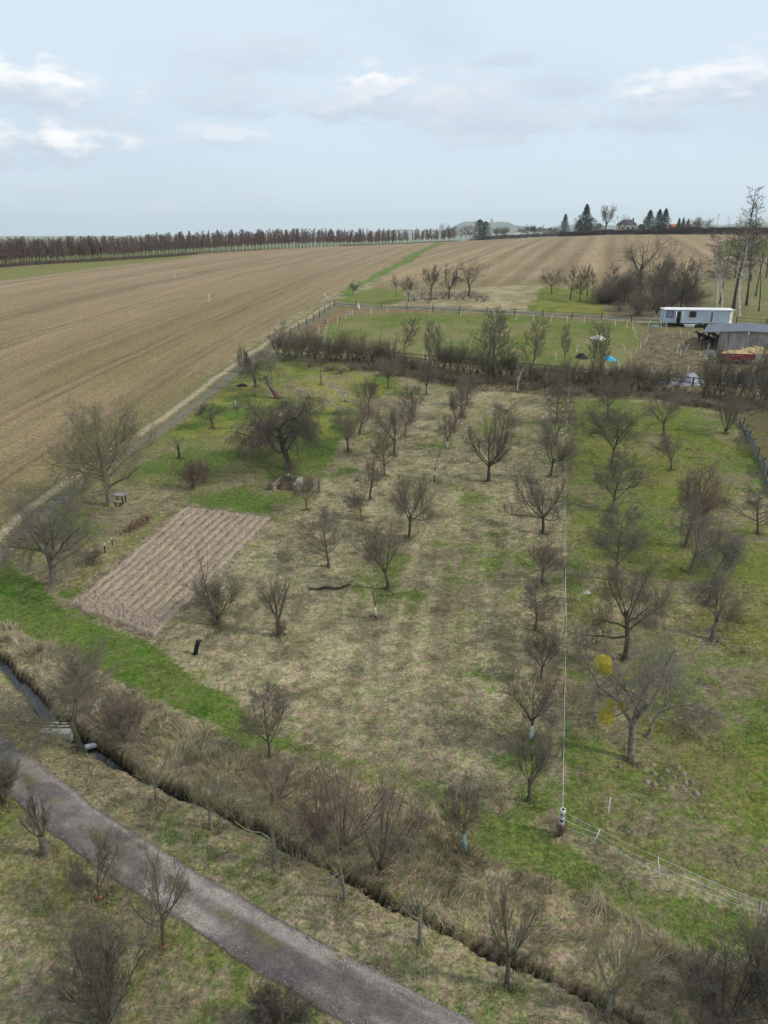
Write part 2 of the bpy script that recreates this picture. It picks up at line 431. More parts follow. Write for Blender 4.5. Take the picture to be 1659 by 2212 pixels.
ZP['mud'] = PL([(1390, 716), (1410, 710), (1450, 722), (1550, 722), (1552, 762), (1500, 775), (1560, 800), (1500, 828), (1400, 822), (1320, 814), (1360, 785), (1395, 742)])
ZP['upper_green'] = PL([(728, 652), (755, 636), (800, 622), (876, 626), (880, 645), (860, 657), (800, 662)])
ZP['weeds'] = PL([(860, 658), (880, 640), (900, 628), (1058, 619), (1170, 616), (1150, 645), (1140, 672), (1000, 668)])
ZP['bright'] = PL([(1140, 672), (1155, 645), (1172, 620), (1285, 625), (1300, 655), (1315, 682), (1220, 680)])
ZP['bramble'] = PL([(1315, 682), (1300, 655), (1285, 622), (1500, 600), (1520, 640), (1500, 690)])
ZP['slope_r'] = PL([(1500, 694), (1520, 640), (1530, 580), (1900, 560), (2000, 760), (1700, 706)])
ZP['hedgebed'] = PL([(560, 760), (650, 768), (724, 769), (950, 790), (1224, 814), (1500, 838), (1760, 862), (1800, 930), (1600, 895), (1420, 862), (1300, 862), (1220, 858), (1000, 842), (860, 812), (720, 785), (640, 775)])
ZP['right_dark'] = PL([(1600, 905), (1620, 955), (1650, 1030), (1800, 1120), (1900, 900), (1700, 860)])
ZP['sub_road'] = PL([(-300, 1640), (0, 1690), (250, 1890), (520, 2035), (815, 2220), (900, 2500), (-600, 2400)])
ZP['hay'] = PL([(1485, 830), (1560, 792), (1700, 800), (1700, 848)])

TRACK = PL([(-120, 1295), (0, 1178), (90, 1095), (200, 1015), (330, 930), (440, 850), (520, 787), (600, 733), (670, 690), (722, 657)])
LANE = PL([(722, 656), (760, 660), (850, 664), (950, 667), (1100, 674), (1250, 682), (1430, 692), (1560, 700), (1720, 709)])
ROADC = PL([(-200, 1500), (0, 1635), (150, 1765), (250, 1835), (400, 1930), (500, 1990), (620, 2065), (720, 2120), (840, 2185), (920, 2225), (1100, 2320)])
def mixc(a, b, t):
    t = np.asarray(t)[..., None]
    return a * (1 - t) + b * t
def zones(x, y):
    """albedo, row coordinates and zone id of the ground"""
    x = np.asarray(x, float); y = np.asarray(y, float)
    far = np.clip(y / 120, .35, 3)
    wx = x + (fbm(x * .5, y * .5, 1, 3) - .5) * 2.2 * far; wy = y + (fbm(x * .5, y * .5, 2, 3) - .5) * 2.2 * far
    a = fbm(x * .16, y * .16, 11, 4); b = fbm(x * .6, y * .6, 12, 4); c = fbm(x * 2.2, y * 2.2, 13, 3); e = fbm(x * .05, y * .05, 14, 3)
    dry = mixc(DRYB, PALE, sstep(.3, .7, .5 * b + .5 * c))
    grn = mixc(OLIVE, GREEN, sstep(.3, .7, a))
    def meadow(k):            # k: how green
        f = sstep(.66 - k * .3, .76 - k * .3, .2 * e + .3 * a + .3 * b + .3 * c - .03)
        return mixc(dry, grn, f * .9)
    colr = meadow(.44)
    zid = np.zeros(x.shape, int)
    def put(name, cc, i=None, amt=1.0, p=None):
        m = pip(wx if p is None else x, wy if p is None else y, ZP[name])
        q = np.broadcast_to(np.asarray(cc, float), colr.shape)
        colr[m] = colr[m] * (1 - amt) + q[m] * amt
        if i is not None: zid[m] = i
        return m
    put('sub_road', meadow(.72), 1)
    put('right_meadow', mixc(meadow(.76), np.array((.150, .160, .030)), .5 * sstep(.48, .66, fbm(x * .12 + 5, y * .12, 91, 3))), 1)
    put('left_green', mixc(meadow(.75), mixc(LUSH, GREEN, b), sstep(.42, .62, a) * .8), 1)
    # yellow moss near the top
    ym = pip(wx, wy, ZP['left_green']) & (wy > 70)
    colr[ym] = mixc(colr, YELL, sstep(.45, .65, b) * .6)[ym]
    mow = fbm((x - .14 * y) * 1.15, y * .05, 95, 2); inC = sstep(-9, -5, x - .1 * y) * sstep(14, 11, x) * sstep(22, 28, y) * sstep(66, 55, y)
    colr = colr * (1 + (.85 * (mow - .5) * inC))[..., None]
    put('hedgebed', mixc(REED2, DRYB, c) * .85, 6)
    put('verge', mixc(meadow(.38), REED, .25), 3)
    put('bank', mixc(REED2, REED, sstep(.3, .7, .5 * b + .5 * c)), 4)
    put('band2', mixc(meadow(.7), GREEN, .4), 1)
    put('band', mixc(mixc(LUSH * 1.1, GREEN, sstep(.3, .7, b)), meadow(.8), .55 * sstep(.42, .62, .5 * a + .5 * c)), 2)
    put('yard', mixc(mixc(OLIVE, DRYB, b), MUD, .2), 1)
    put('leafstrip', mixc(LEAF, MUD, sstep(.35, .65, c)), 7)
    put('paddock', mixc(mixc(OLIVE, GREEN, sstep(.3, .7, b)), DRY, .38 * sstep(.4, .7, a)), 5)
    put('hay', mixc(OLIVE, DRY, b), 5)
    put('mud', mixc(MUD * .8, MUD * 1.25, sstep(.3, .7, c)), 7)
    put('upper_green', mixc(GREEN, OLIVE, b) * 1.1, 5)
    put('weeds', mixc(REED2, PALE, sstep(.3, .7, b)), 6)
    put('bright', mixc(YELL * .85, GREEN, sstep(.3, .75, b)), 5)
    put('bramble', mixc(MUD * .8, REED2, b), 6)
    put('slope_r', mixc(mixc(OLIVE, GREEN, sstep(.4, .7, b)), mixc(MUD, DRY, c), .3 + .5 * sstep(.4, .6, a)), 5)
    put('right_dark', mixc(MUD * .7, OLIVE * .8, b), 7)
    # fields
    row = np.zeros(x.shape + (3,))
    m = put('left_field', FIELD, 8)
    dt, al, sd2 = pldist(x, y, np.array([TRACK[0], TRACK[3], TRACK[6], TRACK[-1], tuple(atY(985, 500, 640))[:2]]))
    ac = dt
    f = sstep(95, 10, ac) * sstep(240, 70, y)
    la_ = fbm(ac * .05, al * .012, 46, 3)
    cl = mixc(mixc(FIELD, FIELDO, sstep(.35, .65, la_) * .35 + f * .6), FIELDG, sstep(.5, .68, la_) * (.03 + .45 * f))
    for c0, wd, am in ((6.5, .5, .35), (8.3, .5, .35), (16, .7, .62), (18, .7, .62), (27, .6, .3), (29, .6, .3), (39, .8, .5), (41, .8, .5), (56, 1.0, .45), (58.4, 1.0, .45), (75, 1.4, .4), (78, 1.4, .3), (98, 2, .35), (122, 2.5, .35)):
        cl = mixc(cl, FIELD * .45, min(.85, am * 1.05) * sstep(wd, wd * .3, np.abs(ac + (e - .5) * 2.5 - c0)) * (.7 + .3 * sstep(.3, .6, a)))
    cl = cl * (1 + .14 * (fbm(ac * .22, al * .006, 41, 3) - .5) * 2)[..., None]
    colr[m] = cl[m]
    row[m] = np.stack([ac, al, np.ones_like(ac)], -1)[m]
    put('left_margin', mixc(OLIVE, GREEN, b) * 1.1, 5, .8)
    row[zid == 5] = 0
    m = put('right_field', FIELD, 8)
    d2 = np.array([.3, 1.0]); d2 /= np.hypot(*d2)
    ac2 = x * d2[1] - y * d2[0]; al2 = x * d2[0] + y * d2[1]
    f = sstep(205, 165, y)
    cl = mixc(mixc(FIELD * .97, FIELDO, sstep(.4, .65, a) * .5), FIELDG * .95, f * .75)
    s = fbm(ac2 * .28, al2 * .004, 43, 3)
    cl = cl * (1 + .42 * (s - .5) * 2)[..., None]
    for c0 in (-45, -38, 0, 6, 44, 50): cl = mixc(cl, FIELD * .5, .4 * sstep(1.6, .4, np.abs(ac2 - c0)))
    colr[m] = cl[m]
    row[m] = np.stack([ac2, al2, np.ones_like(ac)], -1)[m]
    m = put('strip', mixc(GREEN, LUSH, b) * 1.25, 5); row[m] = 0
    # track ruts, grass crown between them
    d, al, s1 = pldist(wx * .3 + x * .7, wy * .3 + y * .7, TRACK)
    m = (d < 2.6)
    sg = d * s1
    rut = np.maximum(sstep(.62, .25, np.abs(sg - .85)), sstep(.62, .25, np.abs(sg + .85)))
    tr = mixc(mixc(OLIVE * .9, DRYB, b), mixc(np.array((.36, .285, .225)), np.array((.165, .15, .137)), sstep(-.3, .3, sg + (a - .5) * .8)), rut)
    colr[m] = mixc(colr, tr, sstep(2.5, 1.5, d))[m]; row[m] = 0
    zid[d < 1.7] = 9
    # orchard meadow: a pair of faint wheel lines, then two single darker lines
    nl = (zid <= 1) & (y < 75)
    dd, _, _ = pldist(x, y, PL([(720, 1500), (780, 1640), (900, 1740)]))
    colr[nl] = mixc(colr, OLIVE * .8, .35 * sstep(.5, .1, np.abs(dd - 1)))[nl]
    for P in (PL([(1010, 1180), (975, 1500)]), PL([(1110, 1180), (1105, 1560)])):  # second line is the tree row's cast shadow, painted into the colour
        dd, _, _ = pldist(x, y, P)
        colr[nl] = mixc(colr, OLIVE * .75, .4 * sstep(.45, .1, dd) * (.4 + .6 * b))[nl]
    # far country
    fm = (y > 700)
    far_c = mixc(np.array((.10, .10, .07)), np.array((.24, .20, .16)), sstep(.4, .6, vn(x * .004, y * .004, 77)))
    colr[fm] = far_c[fm]
    fm = (zid == 0) & (y > 250)
    colr[fm] = mixc(np.array((.09, .13, .035)), OLIVE, b)[fm]
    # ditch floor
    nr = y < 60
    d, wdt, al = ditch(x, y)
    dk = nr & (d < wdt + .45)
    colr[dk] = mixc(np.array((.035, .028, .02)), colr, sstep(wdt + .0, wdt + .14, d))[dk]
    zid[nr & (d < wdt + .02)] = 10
    return colr, row, zid
# ------------------------------------------------------------------ terrain mesh
def grid_faces(nr, nc):
    i = np.arange(nr - 1)[:, None] * nc + np.arange(nc - 1)[None, :]
    return np.stack([i, i + 1, i + 1 + nc, i + nc], -1).reshape(-1, 4)
vy = [-15.0]
while vy[-1] < 12: vy.append(vy[-1] + .8)
while vy[-1] < 62: vy.append(vy[-1] + .17)
while vy[-1] < 9000: vy.append(vy[-1] + max(.3, (vy[-1] - 20) * .0085))
vy = np.array(vy)
vv = [0.0]
while vv[-1] < .62: vv.append(vv[-1] + .0042)
while vv[-1] < 1.4: vv.append(vv[-1] + .02)
vv = np.array([-q for q in vv[:0:-1]] + vv)
YY, VV = np.meshgrid(vy, vv, indexing='ij')
XX = VV * (YY + 25)
X_, Y_ = XX.ravel(), YY.ravel()
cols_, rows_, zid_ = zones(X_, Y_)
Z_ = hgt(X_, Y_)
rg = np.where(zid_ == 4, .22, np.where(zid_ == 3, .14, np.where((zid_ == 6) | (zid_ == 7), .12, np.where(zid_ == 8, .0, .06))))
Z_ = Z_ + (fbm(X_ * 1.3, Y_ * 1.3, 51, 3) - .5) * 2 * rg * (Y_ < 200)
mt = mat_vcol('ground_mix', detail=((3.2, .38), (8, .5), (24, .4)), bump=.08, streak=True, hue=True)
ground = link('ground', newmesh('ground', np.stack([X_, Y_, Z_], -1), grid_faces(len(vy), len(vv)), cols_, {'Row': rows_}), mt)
tag(ground, kind='structure')

# ------------------------------------------------------------------ gravel road and lane: draped strips
def strip(name, P, half, mat_, step=.25, nc=15, lift=.03, jit=.25, crown=.03, seed=0, widths=None):
    P = np.asarray(P); seg = np.hypot(*(P[1:] - P[:-1]).T); acc = np.concatenate([[0], np.cumsum(seg)])
    s = np.arange(0, acc[-1], step)
    cx, cy = np.interp(s, acc, P[:, 0]), np.interp(s, acc, P[:, 1])
    k = np.hanning(int(6 / step) | 1); k /= k.sum(); h = len(k) // 2
    cx = np.convolve(np.pad(cx, h, 'edge'), k, 'valid'); cy = np.convolve(np.pad(cy, h, 'edge'), k, 'valid')
    tx, ty = np.gradient(cx), np.gradient(cy); L = np.hypot(tx, ty); nx, ny = -ty / L, tx / L
    u = np.linspace(-1, 1, nc)
    hw = half * np.ones(len(s)) if widths is None else np.interp(s / s[-1], *widths)
    e1 = 1 + (fbm(s * .7, s * 0 + 3, seed, 4) - .5) * jit * 2 / hw; e2 = 1 + (fbm(s * .7, s * 0 + 9, seed, 4) - .5) * jit * 2 / hw
    off = np.where(u[None, :] < 0, u[None, :] * e1[:, None], u[None, :] * e2[:, None]) * hw[:, None]
    x = cx[:, None] + nx[:, None] * off; y = cy[:, None] + ny[:, None] * off
    z = hbase(x, y) + lift + crown * (1 - u[None, :] ** 2) + (fbm(x * 1.1, y * 1.1, seed + 5, 3) - .5) * .06
    z[:, 0] -= .22; z[:, -1] -= .22; z[:, 1] -= .01; z[:, -2] -= .01
    U = np.broadcast_to(u[None, :], x.shape); Sx = np.broadcast_to(s[:, None], x.shape)
    return np.stack([x, y, z], -1).reshape(-1, 3), grid_faces(len(s), nc), U.ravel(), Sx.ravel()
V, F, U, Sx = strip('road', ROADC, 1.5, None, step=.12, nc=33, lift=.07, jit=.12, seed=3, widths=([0, .2, .45, .7, 1], [1.02, 1.0, .95, .92, .92]))
x, y = V[:, 0], V[:, 1]
q = fbm(x * .5, y * .5, 61, 4); q2 = fbm(U * 2.2 + 7, Sx * .14, 62, 4); q3 = fbm(x * 4, y * 4, 63, 3)
asp = mixc(np.array((.130, .110, .096)), np.array((.192, .166, .145)), sstep(.35, .65, q))
asp = mixc(asp, np.array((.33, .29, .255)), .8 * np.maximum(sstep(.47, .62, q2) * sstep(.95, .3, abs(U - .55) * 2.2), sstep(.50, .62, q) * sstep(.7, .3, abs(U + .62) * 1.6)))
rt = np.exp(-((abs(U) - .5) / .17) ** 2) * sstep(.3, .6, fbm(x * .7, y * .7, 67, 3))
asp = mixc(asp, np.array((.30, .265, .23)), .45 * rt)
asp = mixc(asp, np.array((.09, .085, .088)), .55 * sstep(.55, .7, fbm(x * .35, y * .9, 64, 3)))
asp = mixc(asp, np.array((.14, .135, .06)), .7 * sstep(.56, .66, fbm(x * 1.1, y * 1.1, 65, 3)) * sstep(.25, .08, abs(U - .05)))
asp = mixc(asp, np.array((.17, .14, .10)), sstep(.86, 1.0, abs(U)) * .9) * (1 + .5 * (q3 - .5))[:, None]
mroad = mat_vcol('gravel_road', detail=((5, .2), (18, .35), (55, .45)), bump=.03)
road = tag(link('road', newmesh('road', V, F, asp), mroad), kind='structure')
V, F, U, Sx = strip('lane', LANE, 1.5, None, step=.5, nc=11, lift=.08, jit=.35, seed=8)
x, y = V[:, 0], V[:, 1]
cl = mixc(np.array((.125, .115, .108)), np.array((.20, .185, .17)), sstep(.35, .65, fbm(x * .8, y * .8, 66, 3)))
cl = mixc(cl, OLIVE * .9, .9 * sstep(.45, .15, abs(U)) + .6 * sstep(.75, .95, abs(U)))
tag(link('lane', newmesh('lane', V, F, cl), mroad), kind='structure')

# loose pale stones on the road edge: uncountable
rng = np.random.default_rng(4)
def blobs(P, R, flat=.6, seed=0, cols=None):
    """many small irregular stones in one mesh"""
    r_ = np.random.default_rng(seed); n = len(P)
    base = np.array([(1, 0, 0), (-1, 0, 0), (0, 1, 0), (0, -1, 0), (0, 0, 1), (0, 0, -1)], float)
    tri = np.array([(0, 2, 4), (2, 1, 4), (1, 3, 4), (3, 0, 4), (2, 0, 5), (1, 2, 5), (3, 1, 5), (0, 3, 5)])
    s = r_.uniform(.6, 1.3, (n, 6, 1)); v = base[None] * s * R[:, None, None]; v[..., 2] *= flat
    a = r_.uniform(0, 6.28, n); ca, sa = np.cos(a)[:, None], np.sin(a)[:, None]
    v = np.stack([v[..., 0] * ca - v[..., 1] * sa, v[..., 0] * sa + v[..., 1] * ca, v[..., 2]], -1) + P[:, None, :]
    f = tri[None] + (np.arange(n) * 6)[:, None, None]
    return v.reshape(-1, 3), f.reshape(-1, 3)
RP = at(300, 1805), at(600, 1985)
n = 900
t = rng.uniform(0, 1, n); idx = (t * (len(ROADC) - 1)); i0 = np.minimum(idx.astype(int), len(ROADC) - 2); f = (idx - i0)[:, None]
c0 = ROADC[i0] * (1 - f) + ROADC[i0 + 1] * f; dd = ROADC[i0 + 1] - ROADC[i0]; dd /= np.hypot(*dd.T)[:, None]
sg = np.where(rng.random(n) < .7, 1, -1); off = sg * rng.normal(.70, .2, n)
px_ = c0[:, 0] - dd[:, 1] * off; py_ = c0[:, 1] + dd[:, 0] * off
P = np.stack([px_, py_, hbase(px_, py_) + .11], -1)
V, F = blobs(P, rng.uniform(.008, .030, n) , .6, 5)
tag(link('loose_stones', newmesh('loose_stones', V, F, smooth=False), mat('pale_stone', (.42, .41, .38), .8)), 'scattered pale stones along the edges of the grey gravel road', 'stones', kind='stuff')

# ------------------------------------------------------------------ water in the ditch
mw, tw, bw = mat_base('ditch_water', .08)
bw.inputs['Base Color'].default_value = (.012, .013, .014, 1); bw.inputs['Specular IOR Level'].default_value = .5
nz = tw.nodes.new('ShaderNodeTexNoise'); nz.inputs['Scale'].default_value = 7; bp = tw.nodes.new('ShaderNodeBump'); bp.inputs['Strength'].default_value = .35; bp.inputs['Distance'].default_value = .02
tw.links.new(nz.outputs['Fac'], bp.inputs['Height']); tw.links.new(bp.outputs[0], bw.inputs['Normal'])
seg = np.hypot(*(DITCH[1:] - DITCH[:-1]).T); acc = np.concatenate([[0], np.cumsum(seg)])
s = np.arange(0, acc[-1], .4); cx, cy = np.interp(s, acc, DITCH[:, 0]), np.interp(s, acc, DITCH[:, 1])
tx, ty = np.gradient(cx), np.gradient(cy); L = np.hypot(tx, ty)
hw = np.interp(s, [0, 14, 22, 30, 100], [.28, .25, .11, .08, .07]); vx = []
for k in (-1, 0, 1): vx.append(np.stack([cx - ty / L * hw * k, cy + tx / L * hw * k, hbase(cx, cy) - np.interp(s, [0, 20, 30, 100], [.72, .76, .84, .86])], -1))
V = np.stack(vx, 1).reshape(-1, 3)
tag(link('water', newmesh('water', V, grid_faces(len(s), 3)), mw), kind='structure')

# ------------------------------------------------------------------ dug vegetable bed with furrows
ca, cb, cc_, cd_ = [np.array(at(*q)[:2]) for q in ((150, 1306), (402, 1092), (590, 1118), (335, 1378))]
nu, nv = 330, 190
uu, v2 = np.meshgrid(np.linspace(-.02, 1.02, nu), np.linspace(-.02, 1.02, nv), indexing='ij')
B = (ca[None, None] * (1 - v2)[..., None] + cd_[None, None] * v2[..., None]) * (1 - uu)[..., None] + (cb[None, None] * (1 - v2)[..., None] + cc_[None, None] * v2[..., None]) * uu[..., None]
edge = np.minimum(np.minimum(uu, 1 - uu) * 16, np.minimum(v2, 1 - v2) * 8) + (fbm(B[..., 0] * 1.1, B[..., 1] * 1.1, 79, 3) - .6) * .7
x = B[..., 0] + (fbm(B[..., 0] * 1.7, B[..., 1] * 1.7, 71, 3) - .5) * .14; y = B[..., 1] + (fbm(B[..., 0] * 1.7, B[..., 1] * 1.7, 72, 3) - .5) * .14
ph = v2 * 11 + (fbm(x * .5, y * .5, 73, 3) - .5) * .45
inr = sstep(.05, .16, uu) * sstep(1.0, .93, uu)
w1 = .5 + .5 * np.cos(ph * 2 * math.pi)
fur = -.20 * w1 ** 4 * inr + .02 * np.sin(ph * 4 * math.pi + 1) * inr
cl1 = fbm(uu * 30 + y * .6, v2 * 45, 74, 3) * inr + fbm(x * 4, y * 4, 78, 3) * (1 - inr); cl2 = fbm(x * 11, y * 11, 75, 3)
clod = (abs(cl1 - .5) * .13 + (cl2 - .5) * .13) * (1 + 1.6 * (1 - inr))
z = hbase(x, y) + .10 + (fur + clod) * sstep(0, .3, edge) - .3 * sstep(.12, -.1, edge)
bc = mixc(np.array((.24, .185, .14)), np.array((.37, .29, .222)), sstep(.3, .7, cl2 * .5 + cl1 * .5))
bc = mixc(bc, np.array((.13, .10, .08)), .9 * (w1 ** 5 * inr) * sstep(.25, .55, fbm(x * 2, y * 2, 76, 3)) + .3 * sstep(.5, .7, cl1) * (1 - inr))  # furrow bottoms darkened in the colour for the shadow lying in them
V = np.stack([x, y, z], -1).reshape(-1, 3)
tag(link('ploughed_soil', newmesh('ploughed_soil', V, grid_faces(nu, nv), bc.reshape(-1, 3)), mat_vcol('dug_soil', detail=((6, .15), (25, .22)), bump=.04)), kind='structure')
BEDP = np.array([ca, cb, cc_, cd_])

# ------------------------------------------------------------------ grass, reeds and weeds: uncountable stuff
def tufts(name, x, y, hgt_m, nb, wid, spread, seed, label, cat='grass', colf=None, seg2=False, lift=0.0, lean=.0):
    r_ = np.random.default_rng(seed)
    n = len(x); cols, _, _ = zones(x, y)
    z = hgt(x, y) + lift
    if colf is not None: cols = colf(cols, x, y)
    xs = np.repeat(x, nb) + r_.normal(0, 1, n * nb) * spread; ys = np.repeat(y, nb) + r_.normal(0, 1, n * nb) * spread
    zs = np.repeat(z, nb) - .03; H = np.repeat(hgt_m, nb) * r_.uniform(.55, 1.2, n * nb)
    az = r_.uniform(0, 6.283, n * nb); out = r_.uniform(.15, 1.0, n * nb)
    la = np.repeat(fbm(x * .35, y * .35, seed + 3, 2) * 14, nb)         # common lean direction of neighbouring blades
    dx = np.cos(az) * out * .7 + np.cos(la) * lean; dy = np.sin(az) * out * .7 + np.sin(la) * lean
    wx_ = -np.sin(az) * wid; wy_ = np.cos(az) * wid
    c = np.repeat(cols, nb, 0); st = np.repeat(r_.random(n) < .22, nb); gs = np.repeat(r_.random(n) < .25, nb); c[gs] = c[gs] * np.array((.62, .82, .5)); c[st] = c[st] * .5 + np.array((.42, .35, .24)) * .5; c = c * r_.uniform(.6, 1.4, (n * nb, 1)) * (1 + r_.normal(0, .06, (n * nb, 3)))
    c = np.clip(c, .01, .7); m = n * nb; b = np.stack
    if seg2:
        v = b([b([xs - wx_, ys - wy_, zs], -1), b([xs + wx_, ys + wy_, zs], -1),
               b([xs + wx_ * .8 + dx * H * .35, ys + wy_ * .8 + dy * H * .35, zs + H * .7], -1), b([xs - wx_ * .8 + dx * H * .35, ys - wy_ * .8 + dy * H * .35, zs + H * .7], -1),
               b([xs + dx * H * 1.0, ys + dy * H * 1.0, zs + H * .82], -1)], 1)
        i = np.arange(m)[:, None] * 5
        F = [i + np.array([[0, 1, 2, 3]]), i + np.array([[3, 2, 4]])]
        k = 5
    else:
        v = b([b([xs - wx_, ys - wy_, zs], -1), b([xs + wx_, ys + wy_, zs], -1), b([xs + dx * H, ys + dy * H, zs + H * .75], -1)], 1)
        F = [np.arange(m)[:, None] * 3 + np.array([[0, 1, 2]])]; k = 3
    me = newmesh(name, v.reshape(-1, 3), F, np.repeat(c, k, 0), smooth=False)
    return tag(link(name, me, MGRASS), label, cat, kind='stuff')
MGRASS = mat_vcol('grass_blades', detail=((2, .1),), bump=0)
def scatter(n, y0, y1, seed, ok, vlim=.60):
    r_ = np.random.default_rng(seed)
    y = (y0 ** 1.0 + (y1 - y0) * r_.random(n)); v = r_.uniform(-vlim, vlim, n)
    keep = r_.random(n) < (y + 25) / (y1 + 25); x = v * (y + 25)
    x, y = x[keep], y[keep]
    d1, _, _ = pldist(x, y, ROADC)
    _, _, zid = zones(x, y)
    k = ok(zid) & (d1 > .72 + fbm(x * .9, y * .9, 3, 2) * .3 - .15) & ~pip(x, y, BEDP)
    return x[k], y[k], zid[k]
TUFT = 1.0
x, y, zi = scatter(int(150000 * TUFT), 9, 40, 1, lambda z: (z <= 2))
tufts('meadow_grass', x, y, .05 + .13 * vn(x * .9, y * .9, 8) ** 2, 5, .013, .07, 11, 'short matted meadow grass, part green part straw, in the near orchard', colf=lambda c, X, Y: c * 1.12, lean=.5)
x, y, zi = scatter(int(120000 * TUFT), 40, 75, 2, lambda z: (z <= 2))
tufts('meadow_grass', x, y, .06 + .14 * vn(x * .9, y * .9, 8) ** 2, 3, .022, .12, 12, 'meadow grass of green and straw patches among the middle rows of orchard trees', colf=lambda c, X, Y: c * 1.12, lean=.5)
x, y, zi = scatter(int(95000 * TUFT), 12, 56, 3, lambda z: (z == 4))
_dd, _w, _ = ditch(x, y)
tufts('dry_reeds', x, y, (.24 + .50 * vn(x * .8, y * .8, 9)) * (.35 + .65 * sstep(.1, 1.3, _dd - _w)), 7, .010, .08, 13, 'tall flattened straw coloured reeds on the far bank of the ditch', 'reeds', seg2=True, lean=.75,
      colf=lambda c, X, Y: c * (.85 + .5 * vn(X * 1.4, Y * 1.4, 4))[:, None])
x, y, zi = scatter(int(60000 * TUFT), 10, 56, 4, lambda z: (z == 3))
tufts('rough_grass', x, y, .12 + .22 * vn(x * .8, y * .8, 10), 6, .010, .08, 14, 'rough tussocky straw and olive grass between the gravel road and the ditch', seg2=True, lean=.6,
      colf=lambda c, X, Y: c * (.95 + .35 * vn(X * 1.4, Y * 1.4, 4))[:, None])
x, y, zi = scatter(45000, 70, 135, 5, lambda z: (z == 6) | (z == 7), .55)
tufts('dry_weeds', x, y, .15 + .45 * vn(x * .5, y * .5, 12) * (zi == 6), 4, .03, .2, 15, 'brown dead weeds and brambles at the foot of the hedgerow', 'weeds', seg2=True, lean=.3)
# rusty dead stalks beside the bed
r_ = np.random.default_rng(9)
p0, p1 = at(268, 1152), at(322, 1118); t = r_.random(170)
x = p0.x + (p1.x - p0.x) * t + r_.normal(0, .3, 170); y = p0.y + (p1.y - p0.y) * t + r_.normal(0, .25, 170)
tufts('dry_stalks', x, y, r_.uniform(.3, .65, 170), 5, .012, .1, 16, 'rust brown dead stalks standing beside the upper left side of the dug bed', 'stalks', seg2=True, lean=.15,
      colf=lambda c, X, Y: c * 0 + np.array((.26, .165, .11)))

# crumbled clods spilling over the border of the dug bed
g_ = np.random.default_rng(12); n = 900
side = g_.integers(0, 4, n); t = g_.random(n); a = BEDP[side]; b = BEDP[(side + 1) % 4]
q = a * (1 - t)[:, None] + b * t[:, None] + g_.normal(0, .22, (n, 2))
V, F = blobs(np.stack([q[:, 0], q[:, 1], hbase(q[:, 0], q[:, 1]) + .03], -1), g_.uniform(.02, .09, n), .55, 13)
tag(link('soil_clods', newmesh('soil_clods', V, F, smooth=False), mat('clod_soil', (.24, .185, .14), .95)), 'crumbled brown clods scattered along the border of the dug bed', 'soil', kind='stuff')
# ------------------------------------------------------------------ bare trees
def _perp(T):
    a = np.where(np.abs(T[..., 2:3]) < .9, np.array([0, 0, 1.0]), np.array([1.0, 0, 0]))
    u = np.cross(T, a); u /= np.linalg.norm(u, axis=-1, keepdims=True) + 1e-9
    return u, np.cross(T, u)
def march(S, D, L, n, rg_, wander, trop=0.0, curl=0.0):
    pts = [S]; d = D.copy(); p = S.copy()
    for i in range(n):
        d = d + rg_.normal(0, wander, d.shape); d[:, 2] += trop + curl * (i + 1) / n
        d /= np.linalg.norm(d, axis=1, keepdims=True)
        p = p + d * (L / n)[:, None]; pts.append(p)
    return np.stack(pts, 1)
def spawn(pts, rad, L, cnt, t0, ang, ratio, rg_, taper=.5, t1=1.0, angv=.2):
    m, k = pts.shape[0], pts.shape[1] - 1
    t = t0 + (t1 - t0) * (np.arange(cnt)[None] + rg_.random((m, cnt))) / cnt
    t = np.clip(t, 0, .999); f = t * k; i = f.astype(int); f = (f - i)[..., None]; mi = np.arange(m)[:, None]
    a, b = pts[mi, i], pts[mi, i + 1]
    P = a * (1 - f) + b * f; T = b - a; T /= np.linalg.norm(T, axis=-1, keepdims=True) + 1e-9
    u, v = _perp(T)
    ph = np.arange(cnt)[None] * 2.4 + rg_.uniform(0, 6.28, (m, 1)) + rg_.normal(0, .5, (m, cnt))
    an = ang + rg_.normal(0, angv, (m, cnt))
    D = T * np.cos(an)[..., None] + (u * np.cos(ph)[..., None] + v * np.sin(ph)[..., None]) * np.sin(an)[..., None]
    Ln = L[:, None] * ratio * (1 - taper * (t - t0) / (1 - t0 + 1e-6)) * (rg_.uniform(.65, 1.2, (m, cnt)) if m > 1 else rg_.uniform(.85, 1.08, (m, cnt)))
    r = (rad[mi, i] * (1 - f[..., 0]) + rad[mi, i + 1] * f[..., 0])
    return P.reshape(-1, 3), D.reshape(-1, 3), Ln.ravel(), r.ravel()
def tubes(pts, rad, n):
    m, k = pts.shape[:2]
    T = np.gradient(pts, axis=1); T /= np.linalg.norm(T, axis=-1, keepdims=True) + 1e-9
    u, v = _perp(T)
    a = np.arange(n) * 2 * math.pi / n
    V = pts[:, :, None] + (u[:, :, None] * np.cos(a)[None, None, :, None] + v[:, :, None] * np.sin(a)[None, None, :, None]) * rad[:, :, None, None]
    i = (np.arange(m)[:, None, None] * k + np.arange(k - 1)[None, :, None]) * n
    j = np.arange(n)[None, None]
    F = np.stack([i + j, i + (j + 1) % n, i + n + (j + 1) % n, i + n + j], -1)
    return V.reshape(-1, 3), F.reshape(-1, 4)
def joinVF(L):
    V = []; F = []; n = 0
    for v, f in L: V.append(v); F.append(f + n); n += len(v)
    return np.concatenate(V), np.concatenate(F)
